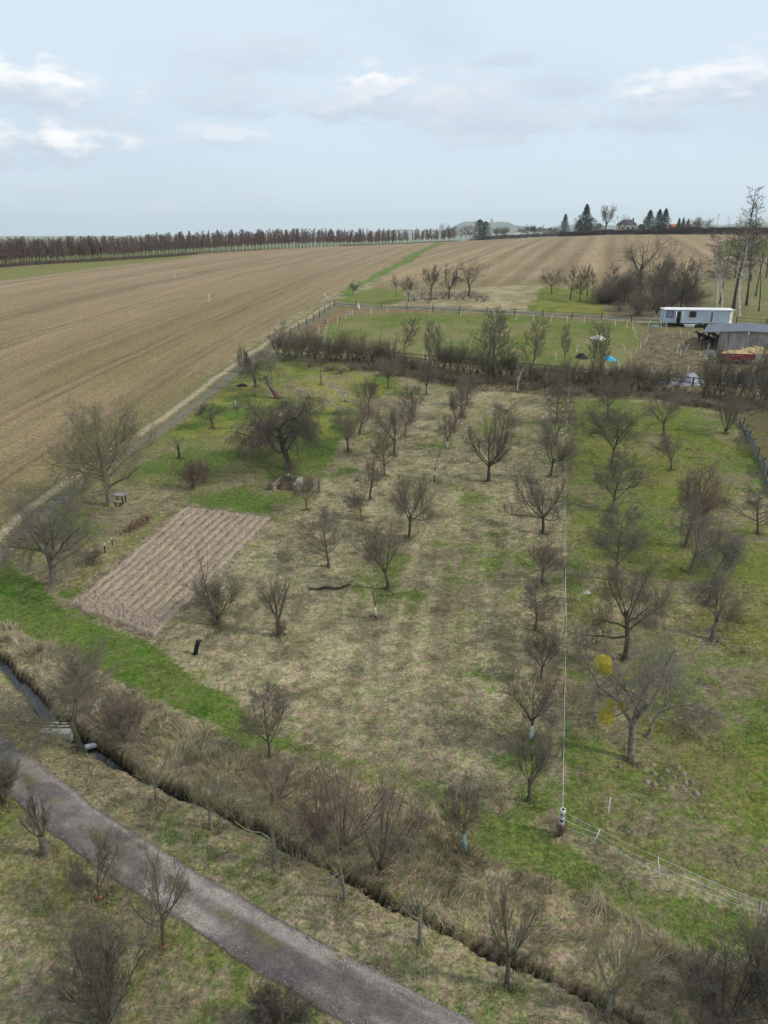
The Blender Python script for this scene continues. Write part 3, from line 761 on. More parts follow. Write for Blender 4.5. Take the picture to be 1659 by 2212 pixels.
# kind: trunk fraction, lean, limbs (count, angle, spread start), limb length, tropism, then counts
KIND = {
 'vase':   dict(tf=.26, n=(7, 9, 10, 9), a=(.85, .75, .7, .6), l=(.58, .62, .55, .55), t0=(.72, .25, .15, .12), trop=(.03, .05, .05, .06), wan=(.07, .13, .16, .2), tr=.022),
 'round':  dict(tf=.34, n=(8, 9, 10, 9), a=(.95, .75, .7, .6), l=(.55, .58, .55, .55), t0=(.58, .2, .15, .12), trop=(.05, .04, .04, .05), wan=(.06, .12, .16, .2), tr=.022),
 'wide':   dict(tf=.24, n=(9, 9, 10, 9), a=(1.2, .8, .7, .6), l=(.80, .5, .52, .55), t0=(.72, .2, .15, .15), trop=(.01, .10, .14, .12), wan=(.05, .13, .15, .2), tr=.024),
 'leader': dict(tf=.80, n=(18, 8, 9, 8), a=(1.05, .7, .65, .6), l=(.46, .52, .52, .5), t0=(.22, .2, .15, .15), trop=(.07, .04, .04, .05), wan=(.04, .12, .16, .2), tr=.020),
 'weep':   dict(tf=.36, n=(14, 12, 11, 9), a=(1.15, .8, .8, .8), l=(.60, .55, .55, .6), t0=(.35, .3, .1, .1), trop=(.03, -.10, -.20, -.25), wan=(.16, .2, .24, .3), tr=.03),
 'spread': dict(tf=.46, n=(20, 9, 10, 8), a=(1.25, .75, .7, .7), l=(.60, .55, .5, .55), t0=(.28, .2, .12, .1), trop=(.035, -.03, -.04, -.04), wan=(.10, .16, .2, .25), tr=.034),
 'old':    dict(tf=.38, n=(8, 9, 10, 9), a=(1.0, .8, .8, .7), l=(.55, .58, .52, .5), t0=(.5, .3, .1, .1), trop=(.04, .0, .0, -.02), wan=(.15, .2, .24, .3), tr=.034),
 'sapling':dict(tf=.75, n=(8, 5, 4), a=(.5, .5, .5), l=(.45, .4, .4), t0=(.3, .2, .2), trop=(.08, .04, .04), wan=(.03, .08, .1), tr=.013),
 'bush':   dict(tf=.05, n=(16, 7, 8, 8), a=(.5, .5, .6, .6), l=(.85, .55, .5, .5), t0=(.1, .2, .15, .15), trop=(.03, .03, .03, .03), wan=(.06, .12, .16, .2), tr=.012, multi=True),
 'tall':   dict(tf=.90, n=(24, 7, 7, 6), a=(.65, .55, .55, .5), l=(.34, .45, .42, .4), t0=(.25, .2, .15, .15), trop=(.07, .04, .03, .03), wan=(.03, .08, .12, .15), tr=.010),
 'birch':  dict(tf=.95, n=(26, 8, 8, 6), a=(.75, .7, .7, .7), l=(.17, .55, .5, .5), t0=(.38, .2, .15, .15), trop=(.03, -.05, -.10, -.12), wan=(.03, .1, .15, .2), tr=.012),
 'larch':  dict(tf=.98, n=(46, 8, 5), a=(1.35, .8, .7), l=(.17, .35, .4), t0=(.35, .15, .15), trop=(.02, .0, .0), wan=(.02, .12, .2), tr=.013),
 'bare':   dict(tf=.60, n=(9, 6, 6, 5), a=(.8, .7, .7, .6), l=(.42, .5, .42, .4), t0=(.5, .2, .15, .15), trop=(.05, .03, .03, .03), wan=(.09, .14, .18, .2), tr=.014),
 'belt':   dict(tf=.97, n=(22, 9, 6), a=(.40, .5, .5), l=(.22, .5, .5), t0=(.20, .2, .2), trop=(.05, .03, .03), wan=(.02, .08, .12), tr=.012),
 'knob':   dict(tf=.45, n=(7, 9, 7), a=(.8, .9, .7), l=(.5, .22, .3), t0=(.6, .8, .2), trop=(.04, .05, .05), wan=(.12, .2, .2), tr=.03),
}
def grow(kind, H, W, seed, twig=.006, dens=1.0, lean=(0, 0), tr=None):
    """returns (verts, faces) of the trunk with its limbs, and of the crown of finer branches"""
    k = KIND[kind]; g = np.random.default_rng(seed)
    D0 = np.array([[lean[0], lean[1], 1.0]]); D0 /= np.linalg.norm(D0)
    lv = []
    r0 = (tr or k['tr']) * (H * .6 + W * .4) * g.uniform(.9, 1.15) + .02
    L0 = np.array([k['tf'] * H])
    p = march(np.zeros((1, 3)), D0, L0, 8, g, .05 if kind not in ('old', 'weep') else .12)
    end = .62 if k['tf'] < .6 else .12
    rd = r0 * (1 - (1 - end) * np.linspace(0, 1, 9))[None] * np.array([1.35] + [1.0] * 8)[None]
    lv.append((p, rd)); P_, R_, L_ = p, rd, L0 * 0 + H * (1 if not k.get('multi') else 1)
    ns = k['n']
    for i, cnt in enumerate(ns):
        cnt = max(2, int(round(cnt * (dens if i > 0 else 1))))
        S, D, L, r = spawn(P_, R_, L_, cnt, k['t0'][i], k['a'][i], k['l'][i], g, taper=(.55 if k['tf'] > .6 and i == 0 else .35))
        if i == 0 and k['tf'] < .6 and not k.get('multi'):      # limb ring widens towards the crown's width
            pass
        steps = (6, 5, 4, 2)[i]
        pts = march(S, D, L, steps, g, k['wan'][i], k['trop'][i], curl=(.12 if kind == 'wide' and i == 0 else 0))
        ra = np.minimum(r * (.5 if i == 0 else .5), np.maximum(L * (.024 if i == 0 else .013), twig * 1.2))
        if i == len(ns) - 1: ra = np.full_like(ra, twig)
        e = np.linspace(0, 1, steps + 1)
        rr = ra[:, None] * (1 - .62 * e[None]); rr = np.maximum(rr, twig * .55)
        lv.append((pts, rr)); P_, R_, L_ = pts, rr, L
    al = np.concatenate([q[0][:, 1:].reshape(-1, 3) for q in lv[1:]])
    top = np.percentile(al[:, 2], 98.2); rad = np.percentile(np.abs(al[:, 0] - np.median(al[:, 0])), 95.5)
    sz, sx_ = H / top, (W / 2) / rad
    if kind in ('tall', 'birch', 'larch', 'belt', 'leader', 'sapling'): pass
    out = []
    nside = (8, 6, 4, 3, 3)
    for i, (pt, rr) in enumerate(lv):
        q = pt * np.array([sx_ if i or k['tf'] > .6 else 1, sx_ if i or k['tf'] > .6 else 1, sz])
        if i == 1 and k['tf'] <= .6:      # keep limbs attached to the unscaled trunk line
            base = lv[0][0]
        out.append(q)
    if k['tf'] <= .6 and not k.get('multi'):
        q0 = lv[0][0] * np.array([sx_, sx_, sz]); out[0] = q0
    T = [tubes(out[0], lv[0][1], 8), tubes(out[1], lv[1][1], 6)]
    C = [tubes(out[i], lv[i][1], nside[i]) for i in range(2, len(lv))]
    tv, tf = joinVF(T); cv_, cf = joinVF(C)
    tv[:, 2] -= .03
    return (tv, tf), (cv_, cf)

BARK = {
 'olive': (mat_bark('bark_olive', (.060, .052, .036), (.125, .108, .075), (.13, .125, .07)), mat_bark('twig_olive', (.125, .105, .073), (.205, .178, .128))),
 'brown': (mat_bark('bark_brown', (.060, .048, .036), (.12, .098, .072)), mat_bark('twig_brown', (.135, .108, .080), (.225, .184, .14))),
 'grey':  (mat_bark('bark_grey', (.080, .07, .052), (.165, .148, .115), (.16, .15, .08)), mat_bark('twig_grey', (.125, .108, .080), (.21, .185, .14))),
 'dark':  (mat_bark('bark_dark', (.040, .034, .026), (.085, .074, .056)), mat_bark('twig_dark', (.080, .067, .052), (.145, .125, .098))),
 'red':   (mat_bark('bark_reddish', (.075, .055, .04), (.14, .10, .075)), mat_bark('twig_red', (.155, .105, .082), (.225, .16, .128))),
 'lichen': (mat_bark('bark_lichen', (.12, .112, .085), (.21, .20, .15), (.28, .23, .06)), mat_bark('twig_lichen', (.15, .14, .095), (.24, .22, .15), (.26, .22, .07))),
 'bleached': (mat_bark('bark_bleached', (.11, .094, .072), (.23, .205, .165)), mat_bark('twig_bleached', (.145, .126, .095), (.27, .24, .195))),
 'belt': (mat_bark('bark_belt', (.10, .085, .07), (.19, .165, .14)), mat_bark('twig_belt', (.17, .115, .10), (.26, .185, .155), scale=.5)),
 'birch': (mat_bark('bark_birch', (.34, .33, .30), (.80, .79, .76), scale=1.3), mat_bark('twig_birch', (.17, .125, .11), (.26, .20, .175))),
}
M_RED = mat('red_stain', (.16, .075, .05), .9)
M_ORANGE = mat('orange_band', (.30, .11, .06), .8)
M_WHITE_PAINT = mat('white_paint', (.62, .62, .60), .7)
M_GUARD = mat('teal_guard', (.20, .33, .30), .5)
M_MESH = mat('grey_mesh_guard', (.30, .33, .36), .6)
FEET = []
def tree(px, py, top, wpx, kind, bark, label, name='fruit_tree', cat='tree', seed=None, twig=.006, dens=1.0, lean=(0, 0), extras=(), group=None, tr=None, pos=None, dx=0.0):
    p = pos or at(px, py)
    p = G(p); twig = twig * .72 if p.y < 75 else twig * .85
    H = max(.8, hfor(p, top)); W = wfor(p, wpx * 1.10); FEET.append((p[0], p[1]))
    if kind in ('weep', 'spread', 'wide', 'vase', 'round', 'old'): H = max(H * 1.12 - W * .06, H * .85)   # the crown's far side shows above its middle
    sd_ = seed if seed is not None else int(px * 7 + py)
    (tv, tf), (cv_, cf) = grow(kind, H, W, sd_, twig=twig, dens=dens, lean=lean, tr=tr)
    e = empty(name, p, label, cat, group)
    bm, tm = BARK[bark]
    link('trunk', newmesh('trunk', tv, tf), bm, e)
    link('crown', newmesh('crown', cv_, cf, smooth=False), tm, e)
    # the trunk's own centre line and radius, for bands and guards
    c = tv[:72].reshape(9, 8, 3); cen = c.mean(1); rd = np.linalg.norm(c - cen[:, None], axis=2).mean(1)
    def on(z): return Vector([np.interp(z, cen[:, 2], cen[:, i]) for i in range(3)]), float(np.interp(z, cen[:, 2], rd))
    for ex in extras:
        if ex[0] == 'band':        # (band, z0, z1, material, name)
            _, z0, z1, m_, nm = ex
            pts = []; rr = []
            for z in np.linspace(z0, z1, 4):
                q, r = on(z); pts.append(q); rr.append(r * 1.06 + .006)
            MB().tube(pts, rr, 10).build(nm, m_, e, smooth=True)
        if ex[0] == 'guard':
            _, z1, r, m_ = ex
            MB().tube([on(0)[0], on(z1 * .5)[0], on(z1)[0]], r, 12).build('tree_guard', m_, e, smooth=True)
        if ex[0] == 'suckers':
            (a_, b_), (c_, d_) = grow('bush', ex[1], ex[2], sd_ + 5, twig=.006, dens=.6)
            v, f = joinVF([(a_, b_), (c_, d_)])
            link('suckers', newmesh('suckers', v, f, smooth=False), BARK['red'][1], e)
    return e
# ------------------------------------------------------------------ the orchard, tree by tree (view px of foot, top row, crown width)
WP = lambda z0, z1: ('band', z0, z1, M_WHITE_PAINT, 'paint_band')
T = [
 (240, 1092, 893, 185, 'spread', 'lichen', 'huge spreading tree with yellow lichen on its drooping boughs, above the wooden table', dict(dens=1.1, tr=.040, twig=.008)),
 (118, 1262, 1085, 150, 'spread', 'grey', 'gnarled grey-brown apple tree between the dirt track and the dug bed, left edge', dict(twig=.007)),
 (605, 1375, 1245, 72, 'vase', 'olive', 'forked little tree with red suckers at its foot, right of the dug bed', dict(extras=(('suckers', 1.1, .9),), tr=.045, dens=.8)),
 (710, 1226, 1100, 88, 'leader', 'olive', 'rounded fruit tree right behind the fallen branch', {}),
 (840, 1273, 1132, 100, 'vase', 'olive', 'leaning fruit tree with a pale thick foot, right of the fallen branch', dict(tr=.03, lean=(-.15, 0))),
 (883, 1162, 1042, 86, 'round', 'olive', 'dense round-crowned fruit tree on a clean straight trunk in mid-meadow', dict(dens=1.15)),
 (812, 1337, 1240, 22, 'sapling', 'red', 'narrow reddish sapling with a whitened stem below the leaning fruit tree', dict(extras=(WP(.25, .8),))),
 (780, 1122, 1063, 40, 'vase', 'olive', 'small thin fruit tree in front of the long-trunked one', dict(tr=.02)),
 (800, 1079, 1002, 64, 'old', 'olive', 'fruit tree with a long pale bent trunk and flat crown behind the small thin one', dict(tr=.028, lean=(-.1, 0))),
 (662, 1102, 1032, 58, 'vase', 'olive', 'small fruit tree in front of the stone compost bay', dict(tr=.018)),
 (626, 1012, 866, 150, 'weep', 'dark', 'dense dark weeping old apple tree behind the compost bay', dict(dens=1.05, tr=.040, twig=.010)),
 (601, 860, 768, 92, 'old', 'grey', 'old leaning apple tree with a red hollow at its foot near the dirt track', dict(tr=.05, lean=(-.35, 0), extras=(('band', .0, .7, M_RED, 'trunk_rot'),))),
 (553, 836, 765, 58, 'old', 'dark', 'dark old tree beside the leaning apple, with a reddish foot', dict(tr=.04, extras=(('band', .0, .5, M_RED, 'trunk_rot'),))),
 (524, 806, 754, 30, 'old', 'dark', 'small mop-headed tree right against the dirt track below the hedgerow', dict(tr=.03)),
 (461, 926, 872, 58, 'old', 'dark', 'low spiky tree with a red foot on the green slope beside the track', dict(tr=.035, extras=(('band', .0, .45, M_RED, 'trunk_rot'),))),
 (752, 976, 895, 62, 'vase', 'brown', 'front tree of the cluster of four right of the weeping apple', {}),
 (777, 938, 853, 70, 'vase', 'brown', 'wide vase-shaped tree, second of the cluster right of the weeping apple', {}),
 (798, 896, 826, 56, 'round', 'brown', 'rearmost tree of the cluster right of the weeping apple', {}),
 (838, 838, 775, 48, 'round', 'brown', 'small round tree closest to the hedgerow at the left end of the orchard rows', {}),
 (921, 853, 790, 44, 'round', 'brown', 'small neat tree by itself in front of the hedgerow, between two rows', {}),
 (889, 912, 833, 46, 'leader', 'brown', 'slim upright tree, rear one of the second orchard column', {}),
 (875, 943, 868, 46, 'vase', 'brown', 'middle tree of the second orchard column, half hidden by its neighbour', {}),
 (852, 984, 883, 76, 'vase', 'brown', 'broad dark-limbed tree, third from the back in the second orchard column', dict(tr=.026)),
 (831, 1028, 932, 50, 'leader', 'olive', 'upright tree in front of the broad dark-limbed one in the second column', {}),
 (966, 968, 902, 46, 'vase', 'brown', 'small fan-shaped tree with a white painted foot', dict(extras=(WP(.0, .65),))),
 (981, 930, 858, 40, 'vase', 'brown', 'vase-shaped tree just behind the fan-shaped one with the white foot', {}),
 (997, 900, 830, 48, 'vase', 'brown', 'middle tree of the close trio in the third orchard column', {}),
 (1009, 876, 815, 46, 'round', 'brown', 'rearmost of the close trio in the third orchard column', {}),
 (938, 1040, 958, 34, 'sapling', 'olive', 'thin poor sapling with a white cuff halfway up its stem', dict(dens=1.2, extras=(WP(.6, 1.0),))),
 (1095, 893, 866, 76, 'wide', 'olive', 'flat T-shaped tree with two long arms near the hedgerow', dict(dens=.7, tr=.02)),
 (1083, 950, 882, 54, 'vase', 'brown', 'slender tree in front of the flat T-shaped one', dict(dens=.8)),
 (1055, 1040, 902, 108, 'wide', 'dark', 'tree with long downward arching limbs around a tuft of upright shoots', dict(dens=1.0, tr=.026)),
 (1173, 1152, 1028, 118, 'wide', 'dark', 'wide low tree with level arching limbs and purple upright shoots beside the tape fence', dict(tr=.026)),
 (1190, 1030, 918, 82, 'vase', 'olive', 'dense broom-shaped tree left of the tape fence, behind the wide low one', dict(dens=1.2)),
 (1200, 962, 880, 70, 'leader', 'olive', 'tree half hidden behind the dense broom-shaped one beside the tape fence', {}),
 (1203, 912, 838, 56, 'leader', 'olive', 'second tree from the hedgerow in the column left of the tape fence', {}),
 (1206, 872, 800, 50, 'round', 'olive', 'tree nearest the hedgerow in the column left of the tape fence', {}),
 (1170, 1260, 1172, 68, 'vase', 'brown', 'first tree in front of the wide low one left of the tape fence', {}),
 (1157, 1362, 1262, 88, 'leader', 'olive', 'dark bushy tree left of the tape fence, second below the wide low one', {}),
 (1168, 1468, 1365, 80, 'vase', 'brown', 'tree with a short pale foot left of the tape fence, third below the wide one', {}),
 (1146, 1595, 1462, 112, 'vase', 'brown', 'wide open tree with a white painted trunk left of the tape fence', dict(extras=(WP(.05, .75),))),
 (1141, 1732, 1590, 104, 'vase', 'olive', 'nearest tree of the column left of the tape fence, low forking', dict(tr=.022)),
 (583, 1636, 1488, 92, 'leader', 'brown', 'solitary tree rising from the upper edge of the reeds', {}),
 (1003, 1842, 1706, 76, 'round', 'brown', 'young tree in a tall teal plastic guard', dict(extras=(('guard', .95, .09, M_GUARD),), tr=.014)),
 (1312, 906, 818, 66, 'vase', 'olive', 'tree nearest the hedgerow in the column right of the tape fence', {}),
 (1320, 1012, 890, 108, 'old', 'dark', 'big tangled tree with arching limbs, second from the hedgerow right of the tape fence', dict(tr=.022, dens=1.25)),
 (1322, 1104, 985, 100, 'leader', 'grey', 'grey hazy tree, third in the column right of the tape fence', dict(dens=1.25)),
 (1331, 1254, 1098, 100, 'leader', 'grey', 'tall grey hazy tree, fourth in the column right of the tape fence', dict(dens=1.25)),
 (1350, 1424, 1228, 152, 'old', 'olive', 'large knotty tree directly behind the one with the mistletoe', dict(tr=.024, dens=1.25)),
 (1434, 941, 845, 72, 'vase', 'olive', 'sturdy open tree on the yellow-green grass near the hedgerow, right part of the orchard', dict(tr=.028)),
 (1449, 1016, 940, 58, 'vase', 'olive', 'small airy tree in front of the sturdy open one, right part of the orchard', {}),
 (1566, 937, 840, 64, 'bush', 'olive', 'multi-stemmed shrubby tree near the plank fence', {}),
 (1480, 1180, 1015, 100, 'round', 'red', 'tree with a dense reddish purple crown at the right', dict(dens=1.25)),
 (1490, 1238, 1105, 118, 'vase', 'grey', 'grey forked tree in front of the reddish purple crown', dict(dens=1.25)),
 (1530, 1306, 1160, 132, 'old', 'bleached', 'spreading bluish grey tree with pale bent boughs', dict(tr=.020, dens=1.2)),
 (1539, 1384, 1262, 100, 'old', 'grey', 'twiggy small tree just below the spreading bluish grey one', {}),
 (1637, 1154, 1052, 84, 'leader', 'brown', 'tree at the right edge beyond the plank fence', {}),
 (101, 1848, 1715, 66, 'vase', 'grey', 'leaning cut-back tree with a bare bleached trunk on the near side of the road', dict(tr=.062, lean=(-.12, 0), dens=.8)),
 (218, 1946, 1822, 104, 'vase', 'olive', 'small tree with an orange foot band, left one of the pair by the road', dict(extras=(('band', .12, .32, M_ORANGE, 'paint_band'),), tr=.020)),
 (355, 2050, 1872, 96, 'round', 'olive', 'small tree with an orange foot band, right one of the pair by the road', dict(extras=(('band', .08, .24, M_ORANGE, 'paint_band'),), tr=.020, dens=.8)),
 (231, 2222, 2030, 165, 'bush', 'dark', 'dense dark many-stemmed tree at the lower left of the photo', dict(dens=1.2, twig=.005)),
 (172, 1614, 1455, 235, 'round', 'olive', 'broad dense tree growing over the culvert and the ditch', dict(tr=.024, dens=1.15, twig=.008)),
 (338, 1728, 1612, 100, 'vase', 'lichen', 'small lichen-covered tree on the road side of the ditch, nearest the culvert', dict(dens=.7)),
 (456, 1790, 1676, 92, 'vase', 'lichen', 'lichen-covered tree on the road side of the ditch, second from the culvert', dict(dens=.75, tr=.028)),
 (594, 1868, 1690, 135, 'old', 'lichen', 'tall straight-trunked lichen-covered tree with one broken pale side branch by the ditch', dict(dens=.6, tr=.024)),
 (745, 1942, 1800, 140, 'old', 'lichen', 'pale yellowish lichen-covered tree leaning over the ditch in front of the big bush', dict(dens=.65, tr=.018)),
 (906, 2035, 1862, 116, 'round', 'lichen', 'thin lichen-covered tree with a long bare trunk by the ditch, lower centre', dict(dens=.5, tr=.022)),
 (1094, 2130, 1940, 122, 'vase', 'olive', 'straight dark tree on the road side of the ditch, right of the long bare trunk', dict(dens=.75, tr=.02)),
 (1313, 2186, 2035, 130, 'vase', 'lichen', 'lowest tree on the ditch, with lichen-yellow forks', dict(dens=.75)),
 (694, 831, 784, 34, 'sapling', 'grey', 'cut-back stump with one crooked whip, on the yellow-green grass below the hedgerow', dict(tr=.04, dens=.5)),
 (388, 990, 940, 30, 'knob', 'dark', 'short pollarded stump tree above the rusty red shrub', dict(tr=.06, dens=.8)),
]
for (px, py, top, wpx, kind, bark, lab, kw) in T:
    tree(px, py, top, wpx, kind, bark, lab, **kw)

# the mistletoe tree: leaning thick trunk with a bleached side, second bleached stem, mistletoe balls
mt_ = tree(1366, 1642, 1402, 205, 'old', 'bleached', 'big half-dead pale-branched tree carrying yellow mistletoe balls', seed=77, dens=.95, tr=.027, lean=(-.08, 0), twig=.007)
(a_, b_), (c_, d_) = grow('old', 3.4, 3.6, 31, twig=.005, lean=(.18, .05), dens=.9, tr=.020)
v, f = joinVF([(a_, b_), (c_, d_)])
q = at(1398, 1590)
o = link('limb', newmesh('limb', v, f, smooth=False), BARK['bleached'][0], mt_); o.location = (q.x - mt_.location.x, q.y - mt_.location.y, q.z - mt_.location.z)
M_MIST = mat('mistletoe_leaf', (.34, .29, .03), .8, c2=(.60, .50, .06), scale=14)
def leafball(r, n, seed, size, squash=1.0):
    g = np.random.default_rng(seed)
    d = g.normal(0, 1, (n, 3)); d /= np.linalg.norm(d, axis=1, keepdims=True)
    c = d * (r * g.uniform(.35, 1, n) ** .6)[:, None] * np.array([1, 1, squash])
    a = g.normal(0, 1, (n, 3, 3)) * size
    V = (c[:, None] + a).reshape(-1, 3)
    return V, np.arange(n * 3).reshape(-1, 3)
Ym = mt_.location.y
for i, (mx, my, rr) in enumerate(((1303, 1432, 17), (1308, 1446, 13), (1318, 1520, 10), (1311, 1549, 17), (1341, 1524, 9))):
    q = plane_pt(mx, my, Ym - .3); r = wfor(q, rr)
    V, F = leafball(r * 1.08, int(2100 * (rr / 17) ** 2), i, .020, 1.1)
    o = link('mistletoe', newmesh('mistletoe', V, F, smooth=False), M_MIST, mt_); o.location = q - mt_.location
for nm, (sx0, sy0, sx1, sy1) in (('a', (1303, 1450, 1350, 1480)), ('b', (1312, 1552, 1360, 1530))):
    q0, q1 = plane_pt(sx0, sy0, Ym - .3), plane_pt(sx1, sy1, Ym)
    o = MB().tube([q0, (q0 + q1) / 2 + Vector((0, 0, -.1)), q1], [.02, .03, .05], 6).build('branch', BARK['bleached'][0], mt_); o.location = -mt_.location

# split-trunk small tree with shrubby foot by the bed
tree(468, 1352, 1140, 92, 'bare', 'olive', 'tall thin two-stemmed tree rising out of the thicket at the end of the dug bed', dens=.45, tr=.012, lean=(-.12, 0))
tree(390, 952, 935, 10, 'sapling', 'olive', 'tiny whip beside the short pollarded stump', seed=3, dens=.5) if False else None
def shrub(px, py, top, wpx, bark, label, name='shrub', cat='shrub', dens=1.0, seed=None, twig=.006, group=None, kind='bush'):
    return tree(px, py, top, wpx, kind, bark, label, name=name, cat=cat, dens=dens, seed=seed, twig=twig, group=group)
shrub(470, 1340, 1245, 105, 'olive', 'twiggy grey-olive thicket at the right end of the dug bed', dens=1.1)
shrub(416, 1056, 990, 66, 'red', 'rusty red shrub on the green slope between the big tree and the weeping apple', dens=1.1)
shrub(440, 1040, 995, 26, 'grey', 'thin straw grey shrub at the right side of the rusty red one', dens=.8)
shrub(204, 1218, 1184, 40, 'dark', 'low dark bramble clump left of the dug bed', dens=.9)
shrub(740, 1830, 1640, 190, 'brown', 'huge brown thicket on the far bank of the ditch, left and larger half', dens=.75, twig=.006)
shrub(820, 1880, 1680, 150, 'brown', 'huge brown thicket on the far bank of the ditch, right half', dens=.75)
shrub(600, 1730, 1625, 130, 'red', 'low purple-brown bramble thicket below the solitary tree in the reeds', dens=.8)
shrub(690, 1800, 1690, 130, 'red', 'purple-brown bramble thicket between the reeds and the huge brown thicket', dens=.75)
shrub(1560, 2225, 2060, 210, 'dark', 'dark bramble thicket in the lower right corner', dens=1.1)
shrub(1655, 2200, 2010, 130, 'olive', 'tall olive thicket at the right edge above the dark brambles', dens=1.1)
tree(1632, 2120, 1970, 66, 'sapling', 'olive', 'thin upright tree at the lower right edge in front of the last white stake', dens=1.2)
shrub(600, 2225, 2150, 120, 'dark', 'dark shrub cut by the bottom of the photo below the road', dens=1.3)
shrub(8, 1740, 1640, 70, 'olive', 'olive shrub at the left edge beside the road', dens=1.1)
shrub(270, 1600, 1490, 120, 'brown', 'brown scrub on the far side of the culvert', dens=1.1)

# guarded young saplings on the slope
for (px, py, top, lab) in ((508, 882, 848, 'young whip in a pale mesh guard beside the dirt track'), (669, 861, 838, 'short wire mesh tree guard below the cut-back stump'),
                           (746, 868, 842, 'wire mesh tree guard at the left of the clustered trees, rear one'), (725, 893, 868, 'wire mesh tree guard at the left of the clustered trees, front one')):
    tree(px, py, top, 12, 'sapling', 'grey', lab, name='guarded_sapling', dens=.8, extras=(('guard', .9, .09, M_MESH),), twig=.008)

# ------------------------------------------------------------------ copies without operators
def copy_tree(o, parent=None):
    c = o.copy(); COL.objects.link(c); c.parent = parent
    for ch in list(o.children): copy_tree(ch, c)
    return c
class Bank:
    """a few grown prototypes of one kind, first uses move the prototype itself, later uses copy it"""
    def __init__(s, name, kind, bark, H, W, n, twig, dens=1.0, seed=0, parts=True):
        s.n = n; s.pr = []; s.H = H; s.W = W; s.used = [0] * n; s.i = 0
        for k in range(n):
            (tv, tf), (cv_, cf) = grow(kind, H, W, seed + k, twig=twig, dens=dens)
            if parts:
                e = bpy.data.objects.new(name, None); COL.objects.link(e)
                link('trunk', newmesh('trunk', tv, tf), BARK[bark][0], e); link('crown', newmesh('crown', cv_, cf, smooth=False), BARK[bark][1], e)
            else:
                v, f = joinVF([(tv, tf), (cv_, cf)])
                me = newmesh(name, v, f, smooth=False); e = link(name, me, [BARK[bark][0], BARK[bark][1]])
                mi = np.zeros(len(tf) + len(cf), np.int32); mi[len(tf):] = 1; me.polygons.foreach_set('material_index', mi)
            s.pr.append(e)
    def put(s, p, H, W, rz, label, cat, group=None):
        k = rnd.randrange(s.n) if s.i >= s.n else s.i; s.i += 1
        o = s.pr[k] if s.used[k] == 0 else copy_tree(s.pr[k])
        s.used[k] += 1
        o.location = p; o.rotation_euler = (0, 0, rz); o.scale = (W / s.W, W / s.W, H / s.H)
        for key in ('label', 'category', 'group'):
            if key in o: del o[key]
        return tag(o, label, cat, group)
rnd = random.Random(5)
# hedgerow between paddock and orchard: bushes (view px foot, top, width)
HB = Bank('hedgerow_bush', 'bush', 'brown', 3.5, 3.6, 7, .0075, .78, 200)
HD = Bank('hedgerow_bush', 'bush', 'olive', 3.2, 3.6, 5, .008, .85, 230)
HT = Bank('hedgerow_tree', 'tall', 'olive', 7.0, 2.6, 5, .010, 1.0, 260)
def hline(x):
    return float(np.interp(x, [590, 724, 882, 951, 1100, 1224, 1371, 1500, 1600, 1680, 1800], [768, 780, 795, 803, 815, 828, 842, 854, 864, 872, 884]))
GH = 'bushes of the hedgerow between orchard and paddock'
bx = 600
while bx < 1690:
    py = hline(bx) + rnd.uniform(-7, 6)
    if 1440 < bx < 1530 and rnd.random() < .6: bx += 12; continue
    dense = 620 < bx < 850 or 950 < bx < 1040
    hgt_px = rnd.uniform(42, 62) if dense else rnd.uniform(30, 62) if bx < 1440 else rnd.uniform(52, 88)
    if 850 < bx < 930 or 1150 < bx < 1215: hgt_px = rnd.uniform(20, 36)
    p = G(at(bx, py)); B_ = HD if (dense and rnd.random() < .5) or rnd.random() < .25 else HB
    B_.put(p, hfor(p, py - hgt_px * 1.1), wfor(p, rnd.uniform(30, 46)), rnd.uniform(0, 6.28), 'bare twiggy bush in the long hedgerow along the dark rail fence', 'bush', GH)
    bx += rnd.uniform(10, 16)
bx = 612
while bx < 1700:     # low brambly fringe on the orchard side
    py = hline(bx) + rnd.uniform(10, 26)
    p = G(at(bx, py)); B_ = HD if rnd.random() < .45 else HB
    B_.put(p, hfor(p, py - rnd.uniform(10, 22)), wfor(p, rnd.uniform(30, 50)), rnd.uniform(0, 6.28), 'low bramble clump at the orchard-side foot of the long hedgerow', 'bush', 'low brambles along the foot of the hedgerow')
    bx += rnd.uniform(20, 32)
for (px, py, top, wpx, lab) in ((872, 783, 680, 40, 'tall pale-stemmed tree standing out of the hedgerow, left of the paddock middle'), (928, 800, 692, 32, 'thin tall tree in the gap of the hedgerow'),
        (946, 802, 700, 26, 'thin tall tree just right of the one in the hedgerow gap'), (1049, 822, 668, 76, 'tallest spreading tree of the hedgerow, left one of the pair'), (1072, 830, 672, 56, 'tallest spreading tree of the hedgerow, right one of the pair'),
        (1145, 826, 690, 60, 'airy tree in the hedgerow right of the tallest pair'), (1216, 800, 700, 28, 'slim tree of the hedgerow above the tape fence'), (1277, 838, 690, 44, 'pale slim tree of the hedgerow beside the blue tarpaulin'),
        (1292, 842, 700, 30, 'second pale slim tree beside the blue tarpaulin'), (1555, 862, 742, 42, 'tree of the hedgerow in front of the red trailer'), (1520, 860, 765, 38, 'tree of the hedgerow left of the red trailer'),
        (1612, 880, 745, 46, 'tree of the hedgerow right of the red trailer'), (1648, 890, 765, 44, 'tree of the hedgerow at the right edge'), (612, 760, 690, 16, 'thin twin sapling beside the dirt track at the hedgerow end')):
    p = G(at(px, py))
    HT.put(p, hfor(p, top), wfor(p, wpx), rnd.uniform(0, 6.28), lab, 'tree')
tree(1117, 846, 780, 26, 'sapling', 'birch', 'small white-stemmed birch in front of the hedgerow', name='birch_tree', dens=1.0)

